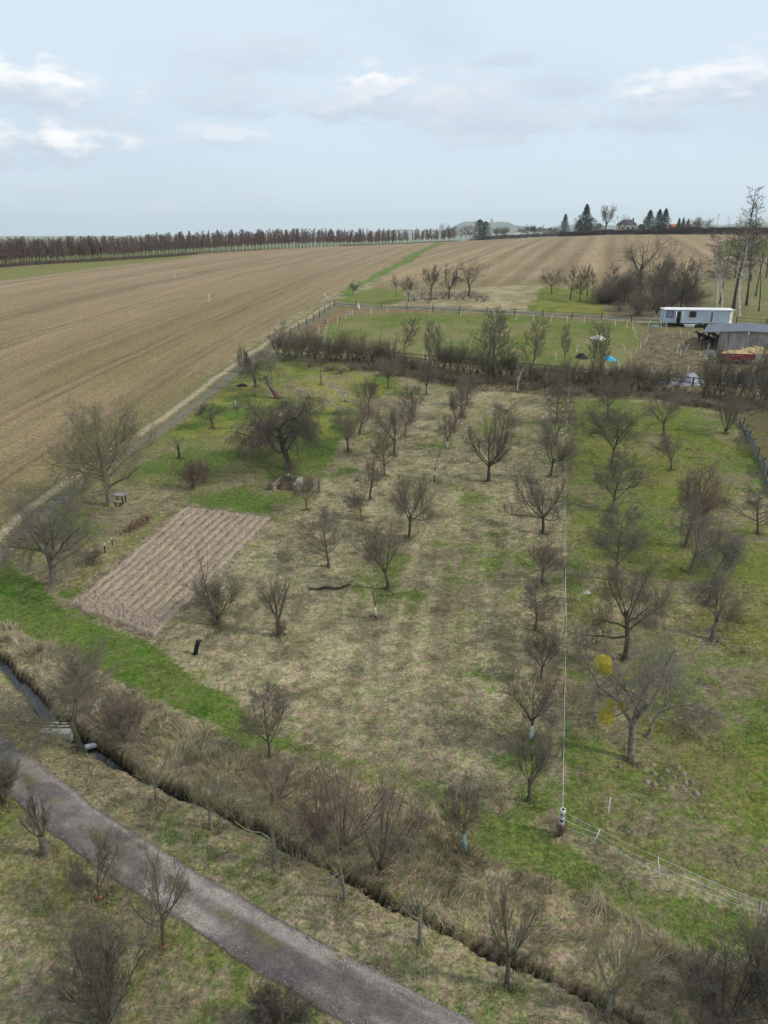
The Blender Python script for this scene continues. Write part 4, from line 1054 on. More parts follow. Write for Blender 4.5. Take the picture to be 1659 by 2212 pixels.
# trees above the lane
for (px, py, top, wpx, kind, bark, lab) in (
        (763, 638, 612, 18, 'round', 'brown', 'tiny tree beside the green strip at the track junction'),
        (857, 640, 594, 14, 'tall', 'grey', 'thin grey tree at the left end of the group above the lane'),
        (882, 652, 600, 34, 'vase', 'red', 'reddish tree left in the group above the lane'),
        (930, 650, 580, 40, 'round', 'dark', 'dark round tree in the middle of the group above the lane'),
        (970, 646, 578, 42, 'vase', 'dark', 'open dark tree right of the middle in the group above the lane'),
        (1012, 640, 565, 62, 'old', 'olive', 'arching one-sided tree at the right of the group above the lane'),
        (1192, 634, 584, 46, 'vase', 'dark', 'low spreading apple tree on the bright grass above the lane'),
        (1232, 648, 574, 40, 'leader', 'dark', 'left tree of the close trio on the bright grass above the lane'),
        (1252, 652, 588, 30, 'leader', 'dark', 'front tree of the close trio on the bright grass above the lane'),
        (1268, 640, 578, 36, 'vase', 'dark', 'right tree of the close trio on the bright grass above the lane'),
        (1382, 640, 522, 96, 'old', 'dark', 'large open-crowned tree rising out of the dark thicket'),
        (1470, 668, 556, 66, 'leader', 'dark', 'dense ivy-dark tree at the right end of the dark thicket'),
        (1418, 655, 540, 70, 'vase', 'olive', 'hazy tree behind the dense ivy-dark one in the thicket')):
    tree(px, py, top, wpx, kind, bark, lab, name='bare_tree', twig=.012, dens=.8)
HX = Bank('thicket_bush', 'bush', 'brown', 3.6, 4.6, 4, .0085, .62, 300)
for i in range(44):
    px = rnd.uniform(1290, 1505); py = rnd.uniform(640, 684)
    if px < 1320: py = min(py, 655)
    p = G(at(px, py))
    hp = rnd.uniform(26, 58) * (1.15 if 1350 < px < 1490 else .8)
    HX.put(p, hfor(p, py - hp), wfor(p, rnd.uniform(42, 66)), rnd.uniform(0, 6.28), 'bush of the dark thicket behind the white caravan', 'bush', 'bushes of the dark thicket behind the caravan')
for i in range(11):
    px = 895 + i * 15; py = rnd.uniform(644, 656)
    p = G(at(px, py))
    HX.put(p, hfor(p, py - rnd.uniform(16, 28)), wfor(p, rnd.uniform(22, 36)), rnd.uniform(0, 6.28), 'low dark bush under the group of trees above the lane', 'bush', 'low bushes under the trees above the lane')

for i in range(12):
    px = 1318 + i * 16 + rnd.uniform(-6, 6); py = rnd.uniform(648, 678)
    p = G(at(px, py))
    HT.put(p, hfor(p, rnd.uniform(560, 600)), wfor(p, rnd.uniform(26, 40)), rnd.uniform(0, 6.28), 'thin bare pole-like tree inside the dark thicket behind the caravan', 'tree', 'thin trees inside the thicket')

# birches, larch and tall trees at the right edge
def tall(px, py, tx, top, wpx, kind, bark, lab, name, pos=None, twig=.014, dens=1.0, tr=None):
    p = G(pos or at(px, py)); q = plane_pt(tx, top, p.y)
    H = hfor(p, top)
    return tree(px, py, top, wpx, kind, bark, lab, name=name, pos=p, twig=twig, dens=dens, lean=((q.x - p.x) / H * .9, 0), tr=tr)
tall(1546, 669, 1554, 505, 44, 'birch', 'birch', 'left one of the three white-trunked birches behind the caravan', 'birch_tree', dens=.9, tr=.015)
tall(1559, 672, 1566, 520, 40, 'birch', 'birch', 'middle and thinnest of the three white-trunked birches behind the caravan', 'birch_tree', dens=.9, tr=.013)
tall(1597, 682, 1612, 490, 44, 'birch', 'birch', 'right and tallest of the three white-trunked birches behind the caravan', 'birch_tree', dens=.9, tr=.016)
tall(1584, 668, 1634, 405, 44, 'larch', 'dark', 'very tall bare larch leaning right above the birches', 'larch_tree', dens=1.1, tr=.017, twig=.03)
tall(1612, 660, 1618, 432, 32, 'larch', 'dark', 'second bare larch just behind the very tall one', 'larch_tree', dens=1.0, tr=.015, twig=.03)
tall(1555, 655, 1574, 465, 36, 'bare', 'dark', 'dark slim tree rising behind the left birch', 'bare_tree', tr=.009, dens=.6)
tall(1632, 640, 1655, 470, 60, 'bare', 'dark', 'dark leaning trunk at the right edge, rear one', 'bare_tree', tr=.010, dens=.6)
tall(1639, 672, 1672, 505, 70, 'bare', 'dark', 'dark leaning trunk at the right edge, front one', 'bare_tree', tr=.010, dens=.6)
for (px, py, tx, top, w_) in ((1500, 620, 1502, 560, 36), (1588, 600, 1594, 468, 60), (1622, 606, 1626, 470, 70), (1655, 600, 1658, 490, 50)):
    tall(px, py, tx, top, w_, 'leader', 'brown', {1500: 'hazy bare tree between the thicket and the birches', 1588: 'hazy bare tree behind the larch, left one', 1622: 'hazy bare tree behind the larch, middle one', 1655: 'hazy bare tree behind the larch, at the right edge'}[px], 'bare_tree', dens=.6)

# longer uncut grass round the foot of each tree
g_ = np.random.default_rng(33); ft = np.array([f_ for f_ in FEET if f_[1] < 100])
k_ = 34; x = np.repeat(ft[:, 0], k_) + g_.normal(0, .28, len(ft) * k_); y = np.repeat(ft[:, 1], k_) + g_.normal(0, .28, len(ft) * k_)
tufts('foot_grass', x, y, g_.uniform(.10, .30, len(x)), 5, .014, .06, 34, 'longer dry grass left standing round the feet of the trees', colf=lambda c, X, Y: c * .5 + np.array((.23, .18, .115)) * .5, seg2=True, lean=.3)
# ------------------------------------------------------------------ the long belt of planted trees on the left skyline
BB = Bank('plantation_tree', 'belt', 'belt', 11.0, 3.0, 8, .032, 1.35, 400, parts=False)
GBELT = 'young trees planted in rows along the left skyline'
def beltY(px): return float(np.interp(px, [-120, 0, 200, 400, 500, 730, 860, 990], [262, 272, 318, 372, 405, 480, 545, 610]))
rows_n = 0
for r in range(2):
    px = -40.0 + r * 3
    while px < 985:
        if rnd.random() < (1.0 if px < 860 else .75):
            Y = beltY(px) + r * 6 + rnd.uniform(-1.5, 1.5)
            p = atY(px, 500, Y)
            BB.put(p, rnd.uniform(8.4, 10.7) * (1.04 if px > 300 else .94), rnd.uniform(1.9, 3.2), rnd.uniform(0, 6.28), 'slim reddish-topped tree in the dense planted belt on the left skyline', 'tree', GBELT); rows_n += 1
        px += rnd.uniform(5.9, 8.1)
# the rows behind the counted ones: one mass
pv = [joinVF(list(grow('belt', 10.0, 2.6, 700 + k, twig=.04, dens=.6))) for k in range(5)]
parts_ = []; px = -45.0
g_ = np.random.default_rng(88)
while px < 850:
    for r in (2, 3):
        p = atY(px + g_.uniform(-2, 2), 500, beltY(px) + r * 6 + g_.uniform(-1.5, 1.5)); v, f = pv[g_.integers(5)]
        a = g_.uniform(0, 6.28); s_ = g_.uniform(.82, 1.0); ca3, sa3 = math.cos(a), math.sin(a)
        parts_.append((np.stack([v[:, 0] * ca3 - v[:, 1] * sa3, v[:, 0] * sa3 + v[:, 1] * ca3, v[:, 2] * s_], -1) + np.array(p), f))
    px += 7.5
v, f = joinVF(parts_)
tag(link('plantation_wood', newmesh('plantation_wood', v, f, smooth=False), BARK['belt'][1]), 'rear rows of the reddish brown planted wood on the left skyline', 'wood', kind='stuff')
def thicket(name, P0, P1, wdt, h, seed, label, mats, n, tw=.03, kind=None):
    """a hedge: dense short twigs filling a long body"""
    g = np.random.default_rng(seed); t = g.random(n)
    c = np.array(P0)[None, :2] * (1 - t)[:, None] + np.array(P1)[None, :2] * t[:, None]
    d = np.array(P1)[:2] - np.array(P0)[:2]; d /= np.hypot(*d)
    off = g.uniform(-1, 1, n) * wdt / 2
    c = c + np.stack([-d[1] * off, d[0] * off], -1)
    hh = h * (.82 + .36 * vn(c[:, 0] * .25, c[:, 1] * .25, seed))
    z = hbase(c[:, 0], c[:, 1]) + g.random(n) ** .8 * hh * .85
    S = np.stack([c[:, 0], c[:, 1], z], -1); D = g.normal(0, 1, (n, 3)); D[:, 2] = np.abs(D[:, 2]) + .4; D /= np.linalg.norm(D, axis=1, keepdims=True)
    pts = march(S, D, g.uniform(.3, .7, n) * h * .45, 2, g, .2)
    v, f = tubes(pts, np.full((n, 3), tw), 3)
    return tag(link(name, newmesh(name, v, f, smooth=False), mats), label, 'hedge', kind=kind)
# far low scrub at the foot of the belt
M_SCRUB = mat('scrub_brown', (.14, .105, .08), .95, scale=.2)
for i, (a, b) in enumerate(((-60, 200), (200, 420), (735, 990))):
    thicket('scrub_strip', atY(a, 500, beltY(a) - 3), atY(b, 500, beltY(b) - 3), 4, 1.3, 60 + i, ('dark brush under the left end of the planted belt', 'dark brush under the middle left of the planted belt', 'brown brush under the right end of the planted belt')[i], M_SCRUB, 5000, tw=.05)

# ------------------------------------------------------------------ skyline garden: hedge, conifers, house
M_HEDGE = mat('hedge_twigs', (.095, .082, .062), .95, scale=.3)
def sky_pt(px, Y): return atY(px, 500, Y)
thicket('clipped_hedge', sky_pt(1040, 520), sky_pt(1212, 478), 2.2, 2.6, 70, 'low far part of the clipped bare hedge on the skyline, left of the first spruce', M_HEDGE, 6000, tw=.05)
thicket('clipped_hedge', sky_pt(1212, 476), sky_pt(1428, 440), 2.2, 3.0, 71, 'clipped bare hedge on the skyline in front of the house and conifers', M_HEDGE, 11000, tw=.05)
thicket('clipped_hedge', sky_pt(1426, 438), sky_pt(1690, 415), 3.5, 3.8, 72, 'taller dark hedge on the skyline right of the conifers', M_HEDGE, 14000, tw=.05)
def conifer_mesh(H, W, seed, n=5200, shape=1.0, size=.22, low=.04):
    g = np.random.default_rng(seed)
    t = g.random(n) ** 1.25                                   # height fraction, denser low
    z = low * H + t * (1 - low) * H
    lay = np.floor(t * 13) / 13
    az0 = g.uniform(0, 6.283, n)
    lob = .72 + .28 * np.sin(az0 * 3 + lay * 40) * np.cos(az0 * 5 + lay * 17)
    R = W / 2 * (1 - t) ** shape * lob * (.8 + .35 * (1 - (t * 13 % 1)))
    rr = R * g.random(n) ** .45
    c = np.stack([np.cos(az0) * rr, np.sin(az0) * rr, z - rr * .18], -1)
    tri = g.normal(0, size, (n, 3, 3)); tri[..., 2] *= .55
    return (c[:, None] + tri).reshape(-1, 3), np.arange(3 * n).reshape(-1, 3)
M_CON = mat('conifer_needles', (.016, .034, .018), .9, c2=(.04, .066, .028), scale=.6)
M_CON2 = mat('conifer_needles_olive', (.045, .055, .022), .9, c2=(.085, .085, .035), scale=.6)
def conifer(px, Y, top, wpx, label, seed, shape=1.0, m=None, name='spruce_tree', n=5200):
    p = sky_pt(px, Y); H = hfor(p, top); W = wfor(p, wpx) * 1.9
    e = empty(name, p, label, 'tree')
    V, F = conifer_mesh(H, W, seed, n=n, shape=shape, size=max(.16, H * .016))
    link('crown', newmesh('crown', V, F, smooth=False), m or M_CON, e)
    MB().tube([(0, 0, -.2), (0, 0, H * .5), (0, 0, H * .96)], [H * .018, H * .012, .03], 6).build('trunk', BARK['dark'][0], e)
    return e
conifer(1036, 540, 474, 32, 'thick dark conifer standing alone on the skyline in front of the blue hill, left half', 1, .42, name='conifer_tree', n=8000)
conifer(1049, 536, 478, 26, 'thick dark conifer standing alone on the skyline in front of the blue hill, right half', 2, .45, name='conifer_tree')
conifer(1219, 480, 462, 24, 'narrow dark spruce at the left of the skyline garden', 3, .8)
conifer(1263, 484, 441, 34, 'tallest spruce of the skyline garden', 4, .75, n=7000)
conifer(1276, 478, 470, 46, 'broad conifer at the right foot of the tallest spruce', 5, .5, n=7000)
conifer(1250, 478, 474, 26, 'broad conifer at the left foot of the tallest spruce', 6, .5)
conifer(1293, 472, 482, 30, 'low wide conifer between the tallest spruce and the round pollard', 12, .5, M_CON2, n=4000)
conifer(1400, 462, 453, 34, 'left conifer of the dark clump right of the house', 7, .8, n=7000)
conifer(1420, 462, 452, 30, 'middle conifer of the dark clump right of the house', 8, .75, n=7000)
conifer(1433, 458, 450, 30, 'right conifer of the dark clump right of the house', 9, .8, n=7000)
conifer(1383, 456, 484, 22, 'rounded evergreen shrub against the right wall of the house', 10, .4)
conifer(1464, 460, 471, 14, 'left of three small olive spruces right of the dark conifer clump', 11, .8, M_CON2)
conifer(1473, 460, 470, 12, 'middle of three small olive spruces right of the dark conifer clump', 13, .8, M_CON2)
conifer(1484, 460, 474, 14, 'right of three small olive spruces right of the dark conifer clump', 14, .8, M_CON2)
def farbare(px, Y, top, wpx, kind, bark, label, **k):
    return tree(px, 500, top, wpx, kind, bark, label, name='bare_tree', pos=sky_pt(px, Y), twig=.035, dens=.8, **k)
farbare(1307, 470, 449, 30, 'round', 'brown', 'round-headed bare pollard on the skyline between spruces and house', tr=.035)
farbare(1337, 462, 463, 22, 'knob', 'dark', 'knobbly pollard in front of the house, left one', tr=.035)
farbare(1350, 460, 466, 14, 'knob', 'dark', 'knobbly pollard in front of the house, right one', tr=.03)
farbare(1239, 482, 464, 16, 'tall', 'brown', 'faint bare tree between the two spruces')
farbare(1392, 470, 466, 14, 'tall', 'brown', 'faint bare tree left of the dark conifer clump')
farbare(1497, 450, 472, 36, 'vase', 'brown', 'bare tree right of the small olive spruces')
farbare(1524, 445, 474, 36, 'vase', 'brown', 'bare tree on the skyline nearest the utility pole')
farbare(1140, 510, 487, 40, 'round', 'dark', 'dark bare bush-like tree on the skyline left of the first spruce, larger one')
farbare(1160, 505, 489, 26, 'round', 'dark', 'dark bare bush-like tree on the skyline left of the first spruce, smaller one')
farbare(1190, 495, 492, 34, 'round', 'dark', 'flat bare bush on the skyline next to the narrow spruce')
farbare(1093, 520, 492, 20, 'round', 'red', 'reddish bare bush on the skyline right of the lone conifer')
farbare(1073, 525, 493, 18, 'round', 'red', 'reddish bare bush touching the lone conifer')
for i, (px, tp) in enumerate(((958, 483), (972, 486), (984, 488), (996, 489), (1008, 487), (1016, 486))):
    farbare(px, 600, tp, 16, 'tall', 'red', ['tallest bare tree at the right end of the planted belt', 'second bare tree after the planted belt', 'third bare tree after the planted belt', 'fourth bare tree after the planted belt', 'fifth bare tree after the planted belt', 'last bare tree before the lone conifer'][i])

M_PLASTER = mat('cream_plaster', (.66, .60, .52), .9, var=.06)
M_ROOF = mat('grey_roof', (.085, .085, .09), .9, var=.2)
M_GLASSD = mat('dark_glass', (.03, .035, .04), .15, var=.1, spec=.5)
hp = sky_pt(1352, 476)
hw = wfor(hp, 37); hh = hfor(hp, 486) + .2; hr = hfor(hp, 474)
hs = empty('house', hp, 'cream house with a grey hipped roof behind the hedge on the skyline', 'house', rz=-.12)
MB().box((0, 0, hh / 2 - .3), (hw, 8, hh + .6)).build('wall', M_PLASTER, hs)
m = MB(); ov = .5; a, b = hw / 2 + ov, 4 + ov
m.add([(-a, -b, hh), (a, -b, hh), (a, b, hh), (-a, b, hh), (-a * .42, 0, hr), (a * .42, 0, hr)], [(0, 1, 5, 4), (1, 2, 5), (2, 3, 4, 5), (3, 0, 4), (0, 3, 2, 1)])
rf = m.build('roof', M_ROOF, hs)
MB().box((a * .62, 0, hr * .5 + hh * .5 + .5), (.8, .8, hr - hh + .6)).build('chimney', mat('brick_dark', (.12, .07, .055), .9), rf)
for wx in (-hw * .28, hw * .02, hw * .3):
    MB().box((wx, -4.02, hh * .62), (1.3, .12, 1.3)).build('window', M_GLASSD, hs)
m = MB(); gp = sky_pt(1456, 470)
sh = empty('garden_shed', gp, 'small red-roofed shed just seen between the conifer clump and the small spruces', 'shed')
MB().box((0, 0, 2), (5, 4, 4.2)).build('wall', mat('shed_wall', (.15, .10, .07)), sh)
MB().add([(-3, -2.4, 4), (3, -2.4, 4), (3, 2.4, 4), (-3, 2.4, 4), (-3, 0, 5.6), (3, 0, 5.6)], [(0, 1, 5, 4), (2, 3, 4, 5), (1, 2, 5), (3, 0, 4), (0, 3, 2, 1)]).build('roof', mat('red_tile', (.35, .12, .06)), sh)
# utility pole
pp = sky_pt(1543, 400); H = hfor(pp, 462); q = plane_pt(1554, 462, pp.y)
e = empty('utility_pole', pp, 'thin leaning grey utility pole on the crest left of the birches', 'pole')
MB().tube([(0, 0, -.3), (q.x - pp.x, 0, H)], [.17, .11], 8).build('pole', mat('grey_wood', (.22, .20, .18)), e)
MB().box(((q.x - pp.x) * .95, 0, H - .5), (1.6, .12, .12)).build('crossarm', mat('grey_wood2', (.2, .18, .16)), e)

# ------------------------------------------------------------------ distant hills
def ridge(name, prof, Y, depth, seed, label=None):
    px = np.linspace(prof[0][0], prof[-1][0], 220); py = np.interp(px, [a[0] for a in prof], [a[1] for a in prof])
    vv_ = np.linspace(-1, 1, 31); V = []
    for x_, y_ in zip(px, py):
        q = plane_pt(x_, y_, Y)
        for v_ in vv_:
            k = max(0., math.cos(v_ * math.pi / 2)) ** 1.1
            yy = Y + v_ * depth; V.append((q.x * (yy / Y) ** .5, yy, -34 + (q.z + 34) * k))
    V = np.array(V); V[:, 2] += (fbm(V[:, 0] * .012, V[:, 1] * .012, seed, 4) - .5) * 9 * np.clip((V[:, 2] + 34) / 40, 0, 1)
    c = mixc(np.array((.035, .05, .03)), np.array((.10, .11, .05)), sstep(.45, .62, fbm(V[:, 0] * .006, V[:, 1] * .006, seed + 2, 3)))
    c = mixc(c, np.array((.34, .25, .18)), .8 * sstep(.5, .58, fbm(V[:, 0] * .004, V[:, 1] * .009, seed + 4, 2)) * sstep(15, -5, V[:, 2] - 18))
    o = link(name, newmesh(name, V, grid_faces(220, 31), c), mat_vcol(name + '_cover', detail=((.03, .3), (.15, .3)), bump=0))
    return tag(o, kind='structure')
ridge('hill', [(905, 520), (940, 503), (976, 491), (1001, 479), (1023, 478), (1052, 480), (1082, 479), (1097, 480), (1109, 486), (1130, 488), (1167, 492), (1180, 493), (1200, 500), (1215, 515)], 7700, 1100, 5)
ridge('hill', [(1150, 520), (1180, 493), (1208, 487), (1260, 484), (1330, 487), (1400, 489), (1480, 484), (1560, 486), (1600, 482), (1700, 479), (1800, 490), (1900, 520)], 8000, 1000, 15)
ridge('hill', [(740, 525), (790, 506), (822, 499), (850, 496), (880, 495), (910, 498), (950, 499), (990, 503), (1040, 520)], 8100, 900, 25)
tp = plane_pt(1062, 481, 7700)
e = empty('castle_tower', tp, 'tiny tower on top of the far blue hill', 'tower')
MB().tube([(0, 0, -14), (0, 0, 30)], [16, 15], 10).build('tower', mat('far_stone', (.25, .23, .2)), e)
MB().tube([(0, 0, 30), (0, 0, 42)], [17, 1], 10).build('roof', M_ROOF, e)

# ------------------------------------------------------------------ caravan
A, B = G(at(1431, 705)), G(at(1581, 710))
d = B - A; d.z = 0; L = d.length; rz = math.atan2(d.y, d.x)
zb = max(A.z, B.z) + .05
H = hfor(A, 668) - (zb - A.z)
cv_ = empty('caravan', (A.x, A.y, zb), 'long white mobile home with red-framed windows and an open door, beside the lane', 'caravan', rz=rz)
M_CLAD = mat('white_cladding', (.44, .50, .56), .5, var=.07, scale=1.5)
mc = M_CLAD.node_tree; bsdf = mc.nodes['Principled BSDF']
wv = mc.nodes.new('ShaderNodeTexWave'); wv.bands_direction = 'Z'; wv.inputs['Scale'].default_value = 3.2
tcn = mc.nodes.new('ShaderNodeTexCoord'); mc.links.new(tcn.outputs['Object'], wv.inputs['Vector'])
bpn = mc.nodes.new('ShaderNodeBump'); bpn.inputs['Strength'].default_value = .5; bpn.inputs['Distance'].default_value = .02
mc.links.new(wv.outputs['Fac'], bpn.inputs['Height']); mc.links.new(bpn.outputs[0], bsdf.inputs['Normal'])
M_WHITE = mat('white_trim', (.70, .71, .70), .5, var=.06)
M_LIT_END = mat('sunlit_end_panel', (.62, .60, .54), .5, var=.06)
M_REDF = mat('red_frame', (.22, .03, .035), .5)
M_BLACK = mat('black_steel', (.02, .02, .022), .6)
z0, D = .55, 2.7
t_ = .08
dx0, dx1 = L * .183, L * .246        # open doorway
wall = MB()
wall.box((dx0 / 2, t_ / 2, (z0 + H - .12) / 2), (dx0, t_, H - .12 - z0)); wall.box(((dx1 + L * .94) / 2, t_ / 2, (z0 + H - .12) / 2), (L * .94 - dx1, t_, H - .12 - z0))
wall.box(((dx0 + dx1) / 2, t_ / 2, H - .22), (dx1 - dx0, t_, .2))
wall.box((L * .47, D - t_ / 2, (z0 + H - .12) / 2), (L * .94, t_, H - .12 - z0)); wall.box((t_ / 2, D / 2, (z0 + H - .12) / 2), (t_, D - 2 * t_, H - .12 - z0))
wall.box((L * .48, D / 2, z0 + .04), (L * .92, D - 2 * t_, .08))
wall.build('wall', M_CLAD, cv_)
# bevelled right end, its sunlit brightness put into a paler colour
MB().prism([(L * .94, 0), (L, D * .28), (L, D * .72), (L * .94, D), (L * .94 - .06, D), (L * .94 - .06, 0)], z0, H - .12).build('end_panel', M_LIT_END, cv_)
m = MB(); m.prism([(-.15, -.18), (L * .95, -.18), (L + .15, D * .25), (L + .15, D * .75), (L * .95, D + .15), (-.15, D + .15)], H - .12, H + .02)
m.add([(-.1, -.1, H + .02), (L, -.1, H + .02), (L, D + .1, H + .02), (-.1, D + .1, H + .02), (.3, D * .5, H + .22), (L - .4, D * .5, H + .22)], [(0, 1, 5, 4), (1, 2, 5), (2, 3, 4, 5), (3, 0, 4)])
m.build('roof', M_WHITE, cv_, bevel=.03)
def win(x0_, x1_, za, zb_, fm, gm, nm='window'):
    f_ = MB(); w_ = .11
    f_.box(((x0_ + x1_) / 2, -.03, zb_ - w_ / 2), (x1_ - x0_, .07, w_)); f_.box(((x0_ + x1_) / 2, -.03, za + w_ / 2), (x1_ - x0_, .07, w_))
    for xx in (x0_ + w_ / 2, x1_ - w_ / 2): f_.box((xx, -.028, (za + zb_) / 2), (w_, .066, zb_ - za - 2 * w_))
    o_ = f_.build(nm, fm, cv_); MB().box(((x0_ + x1_) / 2, -.012, (za + zb_) / 2), (x1_ - x0_ - .2, .02, zb_ - za - .2)).build('pane', gm, o_)
hz = (H - .12 - z0)
win(L * .035, L * .135, z0 + hz * .42, z0 + hz * .95, M_REDF, mat('blue_blind', (.20, .26, .42), .3, var=.05))
win(L * .36, L * .46, z0 + hz * .45, z0 + hz * .93, M_REDF, M_GLASSD)
win(L * .655, L * .715, z0 + hz * .02, z0 + hz * .93, M_WHITE, mat('grey_pane', (.16, .20, .23), .2, var=.1), 'glazed_door')
for k, (xx, an) in enumerate(((dx0, -2.05), (dx1, -1.25))):      # the two open door leaves
    m = MB(); m.box((.32 * math.cos(an), .32 * math.sin(an), z0 + hz * .48), (.64, .05, hz * .9), rz=an); o_ = m.build('door', M_WHITE, cv_); o_.location = (xx, -.02, 0)
MB().box((L * .52, D / 2, z0 - .12), (L * .9, D * .8, .2)).build('chassis', M_BLACK, cv_)
for xx in (L * .50, L * .58):
    w_ = MB().tube([(0, -.1, 0), (0, .12, 0)], .34, 16).build('wheel', M_BLACK, cv_); w_.location = (xx, .25, .36)
    MB().tube([(0, -.12, 0), (0, -.1, 0)], .17, 12).build('rim', mat('rim_grey', (.2, .2, .2), .5), w_)
for xx in (.4, L * .88): MB().box((xx, .4, .25), (.35, .35, .55)).build('support', mat('block_grey', (.2, .19, .18)), cv_)

# person in the doorway, dark clothes, sitting on the threshold
def skinned(name, pts, edges, rad, m_, parent=None, sub=2):
    me = bpy.data.meshes.new(name); me.from_pydata(pts, edges, []); me.update()
    o_ = link(name, me, m_, parent)
    s_ = o_.modifiers.new('skin', 'SKIN'); u_ = o_.modifiers.new('sub', 'SUBSURF'); u_.levels = u_.render_levels = sub
    for i_, r_ in enumerate(rad):
        sv = me.skin_vertices[0].data[i_]; sv.radius = (r_, r_) if not isinstance(r_, tuple) else r_; sv.use_root = (i_ == 0)
    return o_
M_CLOTH = mat('dark_clothes', (.018, .018, .022), .9); M_SKIN = mat('skin', (.42, .27, .19), .7, var=.08)
pc = cv_.matrix_world if False else None
ca_, sa_ = math.cos(rz), math.sin(rz)
def cw(x_, y_, z_): return Vector((A.x + ca_ * x_ - sa_ * y_, A.y + sa_ * x_ + ca_ * y_, zb + z_))
xm = (dx0 + dx1) / 2
ps = empty('person', cw(xm, .1, 0), 'person in dark clothes sitting in the open doorway of the white mobile home', 'person', rz=rz)
P = [(0, .15, z0 + .22), (0, .12, z0 + .5), (0, .08, z0 + .72), (0, .05, z0 + .84), (-.19, .08, z0 + .70), (-.26, -.02, z0 + .46), (-.12, -.22, z0 + .38), (.19, .08, z0 + .70), (.26, -.02, z0 + .46), (.12, -.22, z0 + .38),
     (-.11, .08, z0 + .18), (-.14, -.32, z0 + .22), (-.14, -.36, z0 - .18), (-.14, -.48, z0 - .22), (.11, .08, z0 + .18), (.14, -.32, z0 + .22), (.14, -.36, z0 - .18), (.14, -.48, z0 - .22)]
E = [(0, 1), (1, 2), (2, 3), (2, 4), (4, 5), (5, 6), (2, 7), (7, 8), (8, 9), (0, 10), (10, 11), (11, 12), (12, 13), (0, 14), (14, 15), (15, 16), (16, 17)]
skinned('clothes', P, E, [.15, .15, .14, .06, .07, .05, .035, .07, .05, .035, .10, .075, .05, .045, .10, .075, .05, .045], M_CLOTH, ps)
o = skinned('head', [(0, .05, z0 + .82), (0, .03, z0 + .95), (0, .0, z0 + 1.06)], [(0, 1), (1, 2)], [.05, .085, .07], M_SKIN, ps)
V, F = leafball(.115, 500, 3, .03); hr_ = link('hair', newmesh('hair', V, F, smooth=False), mat('dark_hair', (.03, .02, .015)), ps); hr_.location = (0, .06, z0 + 1.06)
for s_ in (-1, 1):
    hb = MB()
    for k_ in range(4): hb.tube([(0, .01 * k_, 0), (.01, -.05 + .008 * k_, -.012), (.012, -.075 + .01 * k_, -.035)], [.011, .009, .006], 6)
    hb.tube([(-.01 * s_, 0, 0), (-.035 * s_, -.03, .0)], [.011, .008], 6); hb.box((0, .02, 0), (.05, .07, .03))
    o = hb.build('hand', M_SKIN, ps, smooth=True); o.location = (.12 * s_, -.25, z0 + .37)

# ------------------------------------------------------------------ open shed for the horses
A2 = G(at(1549, 757))
H2 = hfor(A2, 724); Yb = A2.y
xl = plane_pt(1516, 719, Yb).x; xr0 = A2.x; xr1 = A2.x + 17.0; xpk = plane_pt(1616, 714, Yb).x
zg = A2.z; zrl = plane_pt(1516, 717, Yb - .3).z - zg; zpk = plane_pt(1616, 714.5, Yb - .3).z - zg; zrr = zpk - (xr1 - xpk) * .075
Yk = Yb + 8.5; dzb = plane_pt(1531, 700, Yk).z - zg - zrl
sd2 = empty('horse_shed', (0, Yb, zg), 'low open-sided timber shed with a bluish grey felt roof sheltering the horses', 'shed')
M_FELT = mat('roof_felt', (.125, .145, .175), .8, var=.22, scale=.7)
def mat_boards(name, c0_, c1_, sc=1.0):
    m_, t_n, b_ = mat_base(name, .9)
    tcx = t_n.nodes.new('ShaderNodeTexCoord'); mp = t_n.nodes.new('ShaderNodeMapping'); mp.inputs['Scale'].default_value = (6.5 * sc, 6.5 * sc, .25)
    nn = t_n.nodes.new('ShaderNodeTexNoise'); nn.inputs['Scale'].default_value = 1.0; nn.inputs['Detail'].default_value = 4
    t_n.links.new(tcx.outputs['Object'], mp.inputs[0]); t_n.links.new(mp.outputs[0], nn.inputs['Vector'])
    mr_ = t_n.nodes.new('ShaderNodeMapRange'); mr_.inputs[1].default_value = .3; mr_.inputs[2].default_value = .7; t_n.links.new(nn.outputs['Fac'], mr_.inputs[0])
    mx = t_n.nodes.new('ShaderNodeMix'); mx.data_type = 'RGBA'; mx.inputs[6].default_value = (*c0_, 1); mx.inputs[7].default_value = (*c1_, 1)
    t_n.links.new(mr_.outputs[0], mx.inputs[0]); t_n.links.new(mx.outputs[2], b_.inputs['Base Color'])
    return m_
M_BOARD = mat_boards('grey_boards', (.15, .135, .125), (.40, .37, .35))
M_DARKW = mat('dark_timber', (.05, .04, .032), .9)
def roofz(x_): return zrl + (x_ - xl) / (xpk - xl) * (zpk - zrl) if x_ < xpk else zpk + (x_ - xpk) / (xr1 - xpk) * (zrr - zpk)
xb_ = plane_pt(1530, 700, Yk).x; xpb = plane_pt(1622, 697, Yk).x
rf = MB(); th = .10
for (x0_, x1_, b0, b1) in ((xl, xpk, xb_, xpb), (xpk, xr1 + .5, xpb, xr1 + 1)):
    V = [(x0_, -.35, roofz(x0_)), (x1_, -.35, roofz(x1_)), (b1, Yk - Yb, roofz(x1_) + dzb), (b0, Yk - Yb, roofz(x0_) + dzb)]
    V = V + [(a, b, c - th) for a, b, c in V]
    rf.add(V, [(0, 1, 2, 3), (4, 7, 6, 5), (0, 4, 5, 1), (1, 5, 6, 2), (2, 6, 7, 3), (3, 7, 4, 0)])
rf.build('roof', M_FELT, sd2)
MB().tube([(xl, -.42, zrl - .02), (xpk, -.42, zpk - .04), (xr1, -.42, zrr - .02)], .06, 6).build('gutter', mat('zinc', (.12, .13, .14), .4), sd2)
m = MB(); x_ = xr0
